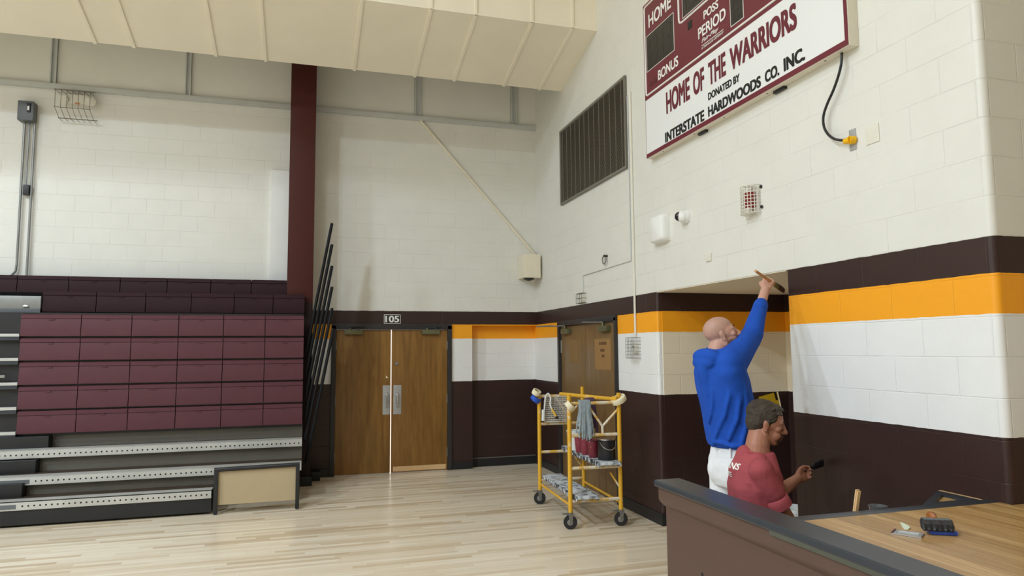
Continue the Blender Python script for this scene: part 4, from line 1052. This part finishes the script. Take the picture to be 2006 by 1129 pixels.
# other hand resting low in front
hand_parts(sk, lwr, (1, 0, -.3), (0, -.2, 1), (0, 1, .2), 1.0, [(.5, .6, .4)]*4, [(.02, .026, -.01), (.05, .045, -.02), (.075, .045, -.03), (.095, .035, -.035)])
base_b = Vector((hipc.x, hipc.y, 0))
man_b = blob('person', sk, 'skin_a', .0042, None, base_b, 4)
tag(man_b, 'bald bearded man in blue hoodie and white trousers reaching up with brush', 'person')
def sstep(a, b, x):
    t = min(1, max(0, (x-a)/(b-a))); return t*t*(3-2*t)
def face_tint(o, C, B, k, base, beard, scalp):
    inv = B.inverted(); C = Vector(C)-base
    at = o.data.attributes.new('tint', 'FLOAT_COLOR', 'POINT')
    for v, d in zip(o.data.vertices, at.data):
        q = inv @ (v.co-C)/k
        r = g = b2 = 0
        if q.length < .17:
            g = sstep(.084, .092, q.x)*(1-sstep(.018, .026, abs(q.y)))*sstep(-.086, -.078, q.z)*(1-sstep(-.060, -.053, q.z))
            if beard:
                jaw = (1-sstep(-.052, -.034, q.z+.25*(.05-min(q.x, .05))))*sstep(-.002, .016, q.x)*sstep(-.135, -.11, q.z)
                mus = sstep(.074, .084, q.x)*(1-sstep(.026, .036, abs(q.y)))*sstep(-.062, -.056, q.z)*(1-sstep(-.046, -.040, q.z))
                r = max(jaw, mus)
            if scalp: b2 = max(sstep(.03, .06, q.z), sstep(.05, .0, q.x) if q.z > -.03 else 0)
        d.color = (r, g, b2, 1)
face_tint(man_b, head_c, HBs, HB, base_b, True, True)
eyes(head_c, HBs, HB, man_b)
# hoodie
hd = MB()
def torso_h(mb, hip, nk):
    ax = nk-hip
    for t, a, b2, s in ():
        pass
    secs = []
    for t, a, b2, sh in ((-.02, .170, .135, .0), (.03, .190, .150, .0), (.12, .190, .152, 0), (.30, .190, .148, .0), (.50, .190, .146, -.002), (.68, .192, .146, -.006), (.80, .186, .138, -.008), (.90, .155, .115, -.01), (.97, .09, .085, 0)):
        secs.append((hip + ax*t + fx*sh, fl*a, fx*b2))
    mb.loft(secs, 36, 2.2)
torso_h(hd, hipc + Vector((0, 0, .075)), neck)
sl_end = wrist + (elbow-wrist)*.33
hd.chain([neck + Vector((0, 0, -.12)) - fl*.06, rsh, rsh*.45+elbow*.55, elbow, elbow*.4+sl_end*.6, sl_end], [.085, .092, .078, .068, .054, .045], 18)
hd.chain([rsh + Vector((0, 0, -.05)), elbow*.9 + rsh*.1 + Vector((.01, 0, -.015))], [.085, .060], 16)
hd.chain([neck + Vector((0, 0, -.12)) + fl*.06, lsh, lelb, lwr*.9+lelb*.1], [.085, .082, .062, .046], 18)
# hood lying on the upper back and around the neck
Bh = B @ Matrix.Rotation(math.radians(28), 3, 'Y')
hd.ell(neck - fx*.075 + Vector((0, 0, -.035)), (.085, .125, .062), Bh, 24)
hd.ell(neck - fx*.112 + Vector((0, 0, -.062)), (.050, .100, .050), Bh, 20)
hd.chain([neck - fx*.09 + Vector((0, 0, -.09)), neck - fx*.04 + Vector((0, 0, -.30))], [.07, .06], 16)
hd.chain([rsh + Vector((0, 0, -.05)), hipc + (neck-hipc)*.52 - fl*.10], [.095, .095], 18)
for k in range(13):
    th = -1.9 + 3.8*k/12
    hd.ell(neck - fx*.078*math.cos(th) + fl*.088*math.sin(th) + Vector((0, 0, .012-.02*math.cos(th))), (.026, .026, .028), seg=12)
# folds running from the raised shoulder down across the back, and a loose hem band
def fold(pts, r): hd.chain([Vector(p) for p in pts], r, 8)
def surf(h, ang, off=.0):
    """point on the hoodie body: h up the torso, ang from straight back towards the right side"""
    ax = neck-hipc; c = hipc + ax*h
    return c + (-fx*math.cos(ang)*(.150+off)) + (-fl*math.sin(ang)*(.200+off))
fold([surf(.80, 1.0, -.01), surf(.62, .9), surf(.42, .6), surf(.25, .2), surf(.12, -.1)], .014)
fold([surf(.76, 1.35, -.01), surf(.58, 1.25), surf(.38, 1.0), surf(.20, .6)], .015)
fold([surf(.70, 1.55), surf(.50, 1.5), surf(.32, 1.3), surf(.15, 1.0)], .014)
fold([surf(.66, .3, -.005), surf(.50, .2), surf(.34, -.1)], .012)
fold([surf(.16, .1), surf(.13, .7), surf(.15, 1.3)], .013)
fold([elbow*.6+rsh*.4 + Vector((-.06, -.05, .04)), elbow*.7+rsh*.3 + Vector((0, -.07, -.03))], .012)
blob('hoodie', hd, 'hoodie', .007, man_b, None, 11, .004, 9)
cf = MB(); cf.loft([(sl_end + fd*t, fd.orthogonal().normalized()*r, fd.cross(fd.orthogonal()).normalized()*r) for t, r in ((-.055, .047), (-.05, .050), (-.005, .047), (.004, .042), (.006, .036))], 24)
obj('hoodie_cuff', cf, 'hoodie', man_b, sharp=60)
obj('cuff_lining', MB().loft([(sl_end + fd*t, fd.orthogonal().normalized()*r, fd.cross(fd.orthogonal()).normalized()*r) for t, r in ((.0, .038), (.014, .037), (.016, .033))], 24), mat('grey_lining', (176, 190, 214), .8), man_b)
ax = neck-hipc; ax.normalize(); hm = hipc + Vector((0, 0, .075))
obj('hem_band', MB().loft([(hm + Vector((0, 0, t)), fl*a, fx*b2) for t, a, b2 in ((.005, .176, .138), (.0, .184, .145), (.03, .194, .156), (.06, .197, .158), (.068, .192, .153))], 36, 2.2), 'hoodie', man_b, sharp=60)
# painter's trousers
tr_ = MB()
tr_.loft([(hipc + Vector((0, 0, z)), fl*a, fx*b2) for z, a, b2 in ((.10, .158, .118), (.03, .168, .128), (-.05, .178, .142), (-.13, .172, .138), (-.18, .15, .12))], 30, 2.3)
tr_.ell(hipc - fx*.07 - fl*.075 + Vector((0, 0, -.09)), (.072, .078, .10)).ell(hipc - fx*.07 + fl*.075 + Vector((0, 0, -.09)), (.072, .078, .10))
for hj, kn, an in legs_b:
    tr_.chain([hj, hj*.5+kn*.5, kn, kn*.5+an*.5, an + Vector((0, 0, .0))], [.108, .098, .082, .074, .07], 20)
    for z, r in ((.14, .078), (.10, .082), (-.20, .1), (.05, .078)):
        pass
    tr_.tube([kn + Vector((-.07, -.04, .05)), kn + Vector((.0, -.085, .0)), kn + Vector((.07, -.03, .04))], .012, 8)
    tr_.tube([kn + Vector((-.06, -.05, .16)), kn + Vector((.03, -.09, .11)), kn + Vector((.08, -.02, .16))], .012, 8)
blob('trousers', tr_, 'pants', .007, man_b, None, 4, .005, 8)
obj('belt_loop', MB().frame_box(hipc - fx*.112 - fl*.09 + Vector((0, 0, .045)), fl*.007, fx*.012, Vector((0, 0, .03)), .003), 'pants', man_b)
for hj, kn, an in legs_b:
    shm = MB(); shm.loft([(an - fx*.06 + Vector((0, 0, -.08)), fl*.03, Vector((0, 0, .005))), (an - fx*.055 + Vector((0, 0, -.045)), fl*.036, Vector((0, 0, .05))), (an + fx*.03 + Vector((0, 0, -.045)), fl*.044, Vector((0, 0, .05))), (an + fx*.13 + Vector((0, 0, -.055)), fl*.046, Vector((0, 0, .03))), (an + fx*.19 + Vector((0, 0, -.065)), fl*.03, Vector((0, 0, .018)))], 24)
    obj('shoe', shm, 'shoe', man_b)
# brush in his hand, tip on the pillar edge
bp = thing('paint_brush', 'wooden handled brush held up against the pillar edge by man in blue', 'brush', tip)
hend = P(1480, 531, y=3.93)
# line passes through the closed fist
gv = hgrip
obj('brush_handle', MB().tube([hend, hend*.7+tip*.3, hend*.38+tip*.62], [.009, .0105, .012], 12), 'brush_handle', bp)
dl = (tip-hend).normalized(); wv = dl.cross(Vector((0, 1, 0))).normalized(); nv = dl.cross(wv)
obj('ferrule', MB().loft([(hend*.38+tip*.62, wv*.011, nv*.009), (hend*.34+tip*.66, wv*.018, nv*.010), (hend*.24+tip*.76, wv*.02, nv*.009)], 16), 'copper_green', bp)
obj('bristles', MB().loft([(hend*.24+tip*.76, wv*.02, nv*.009), (hend*.1+tip*.9, wv*.021, nv*.009), (tip, wv*.016, nv*.003)], 16), 'bristle', bp)

# ---------------- man in red shirt, kneeling, left arm reaching to the pillar
B2 = basis(math.radians(-20)); gx, gl, gu = B2.col[0], B2.col[1], B2.col[2]
yr = 3.42
K2 = .98
head2 = P(1501, 829, y=yr)
HB2 = basis(math.radians(-31), math.radians(-14))
neck2 = P(1482, 882, y=yr)
hip2 = neck2 + gx*.02 + Vector((0, 0, -.56))
rsh2 = P(1492, 924, y=yr-.155); lsh2 = neck2 + gl*.175 + gx*.04 + Vector((0, 0, -.085))
relb = P(1533, 1004, y=yr-.17); rwr = relb + Vector((.16, .06, -.17))
hand2 = P(1585, 926, y=3.76); wr2 = P(1563, 938, y=3.71)
lelb2 = P(1530, 962, y=3.60)
sk = MB()
head_parts(sk, head2, HB2, K2)
sk.chain([head2 + HB2 @ Vector((-.02, 0, -.05)), neck2 + gx*.005 + Vector((0, 0, .02)), neck2 + Vector((0, 0, -.06))], [.064, .066, .08], 18)
def torso2(mb, g, upto=.97):
    ax = neck2-hip2; secs = []
    for t, a, b2, sh in ((-.06, .165, .13, 0), (.05, .172, .14, 0), (.25, .165, .135, -.01), (.45, .168, .13, -.02), (.65, .178, .125, -.025), (.82, .165, .105, -.015), (.92, .115, .088, -.005), (upto, .075, .075, 0)):
        secs.append((hip2 + ax*t + gx*sh, gl*(a+g), gx*(b2+g)))
    mb.loft(secs, 34, 2.25)
torso2(sk, -.008)
sk.chain([neck2 + Vector((0, 0, -.08)), rsh2, relb, rwr], [.06, .040, .045, .031], 16)
sk.chain([neck2 + Vector((0, 0, -.08)), lsh2, lelb2, wr2], [.07, .055, .043, .029], 16)
sk.ell(rsh2*.30+relb*.70, (.044, .044, .06))
# kneeling legs
kn_r = hip2 + gx*.30 - gl*.02 + Vector((0, 0, -.20)); an_r = hip2 - gx*.0 - gl*.13; an_r.z = .09; kn_r.z = .085
kn_l = hip2 + gx*.38 + gl*.16; kn_l.z = hip2.z-.03; an_l = hip2 + gx*.36 + gl*.16; an_l.z = .09
for hs, kn, an in ((-1, kn_r, an_r), (1, kn_l, an_l)):
    sk.chain([hip2 + gl*.09*hs + Vector((0, 0, -.02)), kn, an], [.085, .06, .042], 16)
    sk.chain([an, an + gx*(.13 if hs > 0 else -.10) + Vector((0, 0, -.05))], [.04, .03], 10)
hx = (hand2-wr2).normalized(); hz = -(CAMP-hand2).normalized(); hz = (hz-hx*hz.dot(hx)).normalized(); hy = hz.cross(hx)
if hy.z < 0: hy = -hy
hand_parts(sk, wr2, hx, hy, hz, .98, [(.55, 1.0, .6), (.8, 1.1, .7), (1.0, 1.2, .7), (1.1, 1.2, .7)], [(.020, .028, -.010), (.050, .044, -.024), (.080, .046, -.032), (.105, .038, -.036)])
hand_parts(sk, rwr, (.6, .3, -.7), (.5, .2, .8), (0, -1, 0), 1.0, [(.4, .6, .4)]*4, [(.02, .026, -.01), (.05, .045, -.02), (.075, .045, -.03), (.095, .035, -.035)])
base_r = Vector((hip2.x, hip2.y, 0))
man_r = blob('person', sk, 'skin_b', .0042, None, base_r, 4)
tag(man_r, 'man in faded red shirt with dark hair and goatee, low behind the counter', 'person')
face_tint(man_r, head2, HB2, K2, base_r, False, False)
eyes(head2, HB2, K2, man_r)
# hair
hr = MB(); Lh = lambda x, y, z: head2 + HB2 @ (Vector((x, y, z))*K2)
hr.ell(Lh(-.027, 0, .052), [q*K2 for q in (.100, .083, .082)], HB2, 28)
hr.ell(Lh(-.05, 0, .0), [q*K2 for q in (.068, .078, .075)], HB2, 24)
for s in (1, -1):
    hr.ell(Lh(.002, s*.062, .040), [q*K2 for q in (.046, .020, .042)], HB2, 18)
    hr.chain([Lh(.004, s*.074, .02), Lh(.008, s*.073, -.004)], [.012, .008], 8)
for k in range(26):
    a = random.uniform(-1, 1); t = random.uniform(-.7, 1)
    hr.chain([Lh(-.05+.075*t, .066*a, .112-.035*a*a-.02*t*t), Lh(-.02+.075*t+.03, .066*a+random.uniform(-.012, .012), .121-.035*a*a-.03*max(t, 0))], [.010, .006], 8)
for k in range(9):
    a = -1+k/4; hr.chain([Lh(.036, .05*a, .110-.012*a*a), Lh(.070-.016*a*a, .050*a, .098-.014*a*a)], [.014, .009], 8)
blob('hair', hr, 'hair', .005, man_r, None, 2, .0025, 70)
gt = MB()
gt.chain([Lh(.094, .026, -.060), Lh(.103, .012, -.050), Lh(.105, 0, -.047), Lh(.103, -.012, -.050), Lh(.094, -.026, -.060)], [.0045, .006, .006, .006, .0045], 8)
for sy in (1, -1): gt.chain([Lh(.093, sy*.026, -.062), Lh(.085, sy*.027, -.078), Lh(.080, sy*.018, -.100)], [.0042, .0042, .006], 8)
gt.ell(Lh(.078, 0, -.100), (.014*K2, .020*K2, .015*K2), HB2); gt.ell(Lh(.088, 0, -.088), (.006, .008, .006), HB2)
blob('goatee', gt, 'brow', .004, man_r, None, 1, .003, 120)
# T-shirt
ts = MB(); torso2(ts, .018, .985)
ts.chain([neck2 + Vector((0, 0, -.085)) - gl*.04, rsh2 + gl*.01, rsh2*.45+relb*.55], [.07, .066, .064], 18)
for sh_ in (rsh2, lsh2): ts.chain([neck2 + Vector((0, 0, -.055)) - gx*.01, neck2*.5+sh_*.5 + Vector((0, 0, .0)), sh_ + Vector((0, 0, -.012))], [.05, .046, .054], 16)
ts.chain([neck2 + Vector((0, 0, -.085)) + gl*.04, lsh2, lsh2*.40+lelb2*.60], [.082, .082, .072], 18)
ts.chain([neck2 - gx*.06 + Vector((0, 0, -.03)), neck2 - gx*.07 + Vector((0, 0, -.12))], [.06, .09], 14)
def fold2(pts, r): ts.chain(pts, r, 8)
def surf2(h, ang, off=0):
    ax = neck2-hip2; return hip2 + ax*h - gx*math.cos(ang)*(.150+off) - gx*.02 - gl*math.sin(ang)*(.192+off)
fold2([surf2(.72, 1.0), surf2(.60, 1.2), surf2(.45, 1.5)], .010)
fold2([surf2(.55, .7), surf2(.46, 1.0), surf2(.40, 1.4)], .010)
fold2([surf2(.35, .3), surf2(.28, .8), surf2(.30, 1.4)], .012)
sle = (relb-rsh2).normalized(); so_ = sle.orthogonal().normalized(); sp_ = sle.cross(so_)
shirt = blob('t_shirt', ts, 'tee', .007, man_r, None, 7, .004, 10)
sc_ = rsh2*.45+relb*.55
obj('sleeve_hem', MB().loft([(sc_ + sle*t, so_*r, sp_*r) for t, r in ((.02, .060), (.025, .0665), (.055, .069), (.078, .070), (.08, .066), (.078, .055))], 28), 'tee', man_r, sharp=60)
nk = neck2 + Vector((0, 0, -.008)) + gx*.004
obj('collar', MB().tube([nk + gx*(.084*math.cos(t)) + gl*(.084*math.sin(t)) + Vector((0, 0, -.012-.026*math.cos(t))) for t in [2*PI*k/30 for k in range(31)]], .008, 8, cap=False), 'tee', man_r)
# printing on the shirt back
bvh = BVHTree.FromPolygons([v.co + wloc(shirt) for v in shirt.data.vertices], [p.vertices[:] for p in shirt.data.polygons])
def onto(qp, nor):
    h = bvh.ray_cast(qp + nor*.4, -nor)
    return (h[0] + nor*.001) if h[0] is not None else qp
bc = neck2 - gx*.16 + Vector((0, 0, -.10)); rt = -gl
text('shirt_print', 'BURNS', bc + gl*.10 + Vector((0, 0, .0)), rt, (0, 0, 1), .175, .034, 'text_w', shirt, .03, .001, proj=onto)
text('shirt_print', 'PIPE', bc + gl*.07 + Vector((0, 0, -.045)), rt, (0, 0, 1), .10, .026, 'text_w', shirt, .02, .001, proj=onto)
def patch(poly, m):
    pm = MB(); vs = [onto(bc + rt*a + Vector((0, 0, c)), -gx) - gx*.001 for a, c in poly]
    pm.prismv(vs, -gx*.001); obj('shirt_print', pm, m, shirt, smooth=False)
for k in range(5): patch([(.0+.012*k, -.19), (.012+.012*k, -.19), (.010+.012*k, -.155+.006*(k % 2))], 'flame')
for k in range(4): patch([(.0+.016*k, -.20-.004*k), (.018+.016*k, -.205-.004*k), (.02+.014*k, -.26-.004*(3-k)), (.004+.014*k, -.25-.004*(3-k))], 'print_blue')
# trousers and shoes
tr_ = MB()
tr_.loft([(hip2 + Vector((0, 0, z)), gl*a, gx*b2) for z, a, b2 in ((.10, .165, .125), (.0, .175, .14), (-.09, .175, .145), (-.15, .14, .12))], 28, 2.3)
for hs, kn, an in ((-1, kn_r, an_r), (1, kn_l, an_l)):
    tr_.chain([hip2 + gl*.09*hs + Vector((0, 0, -.03)), kn, kn*.5+an*.5, an], [.105, .078, .072, .062], 18)
blob('trousers', tr_, 'pants', .008, man_r, None, 4, .004, 8)
for hs, an in ((-1, an_r), (1, an_l)):
    e1 = an + gx*(.16 if hs > 0 else -.14) + Vector((0, 0, -.05))
    sm = MB(); sm.chain([an + Vector((0, 0, -.045)), an*.4+e1*.6 + Vector((0, 0, -.005)), e1], [.046, .042, .034], 14)
    blob('shoe', sm, 'shoe', .006, man_r, None, 3)
# his small brush
bt_ = P(1613, 907, y=3.83); tb_ = P(1592, 915, y=3.78)
b3 = thing('trim_brush', 'small dark brush in the left hand of man in red shirt', 'brush', tb_)
wv = Vector((0, 0, 1)); dl = (bt_-tb_).normalized(); nv = dl.cross(wv)
obj('brush_handle', MB().tube([tb_ - dl*.10 + Vector((0, 0, -.012)), tb_ - dl*.04, tb_ + dl*.01], [.008, .010, .011], 10), 'black', b3)
obj('bristles', MB().loft([(tb_, wv*.012, nv*.008), (tb_ + dl*.02, wv*.022, nv*.009), (bt_ - dl*.01, wv*.024, nv*.009), (bt_, wv*.018, nv*.004)], 16), 'can_black', b3)
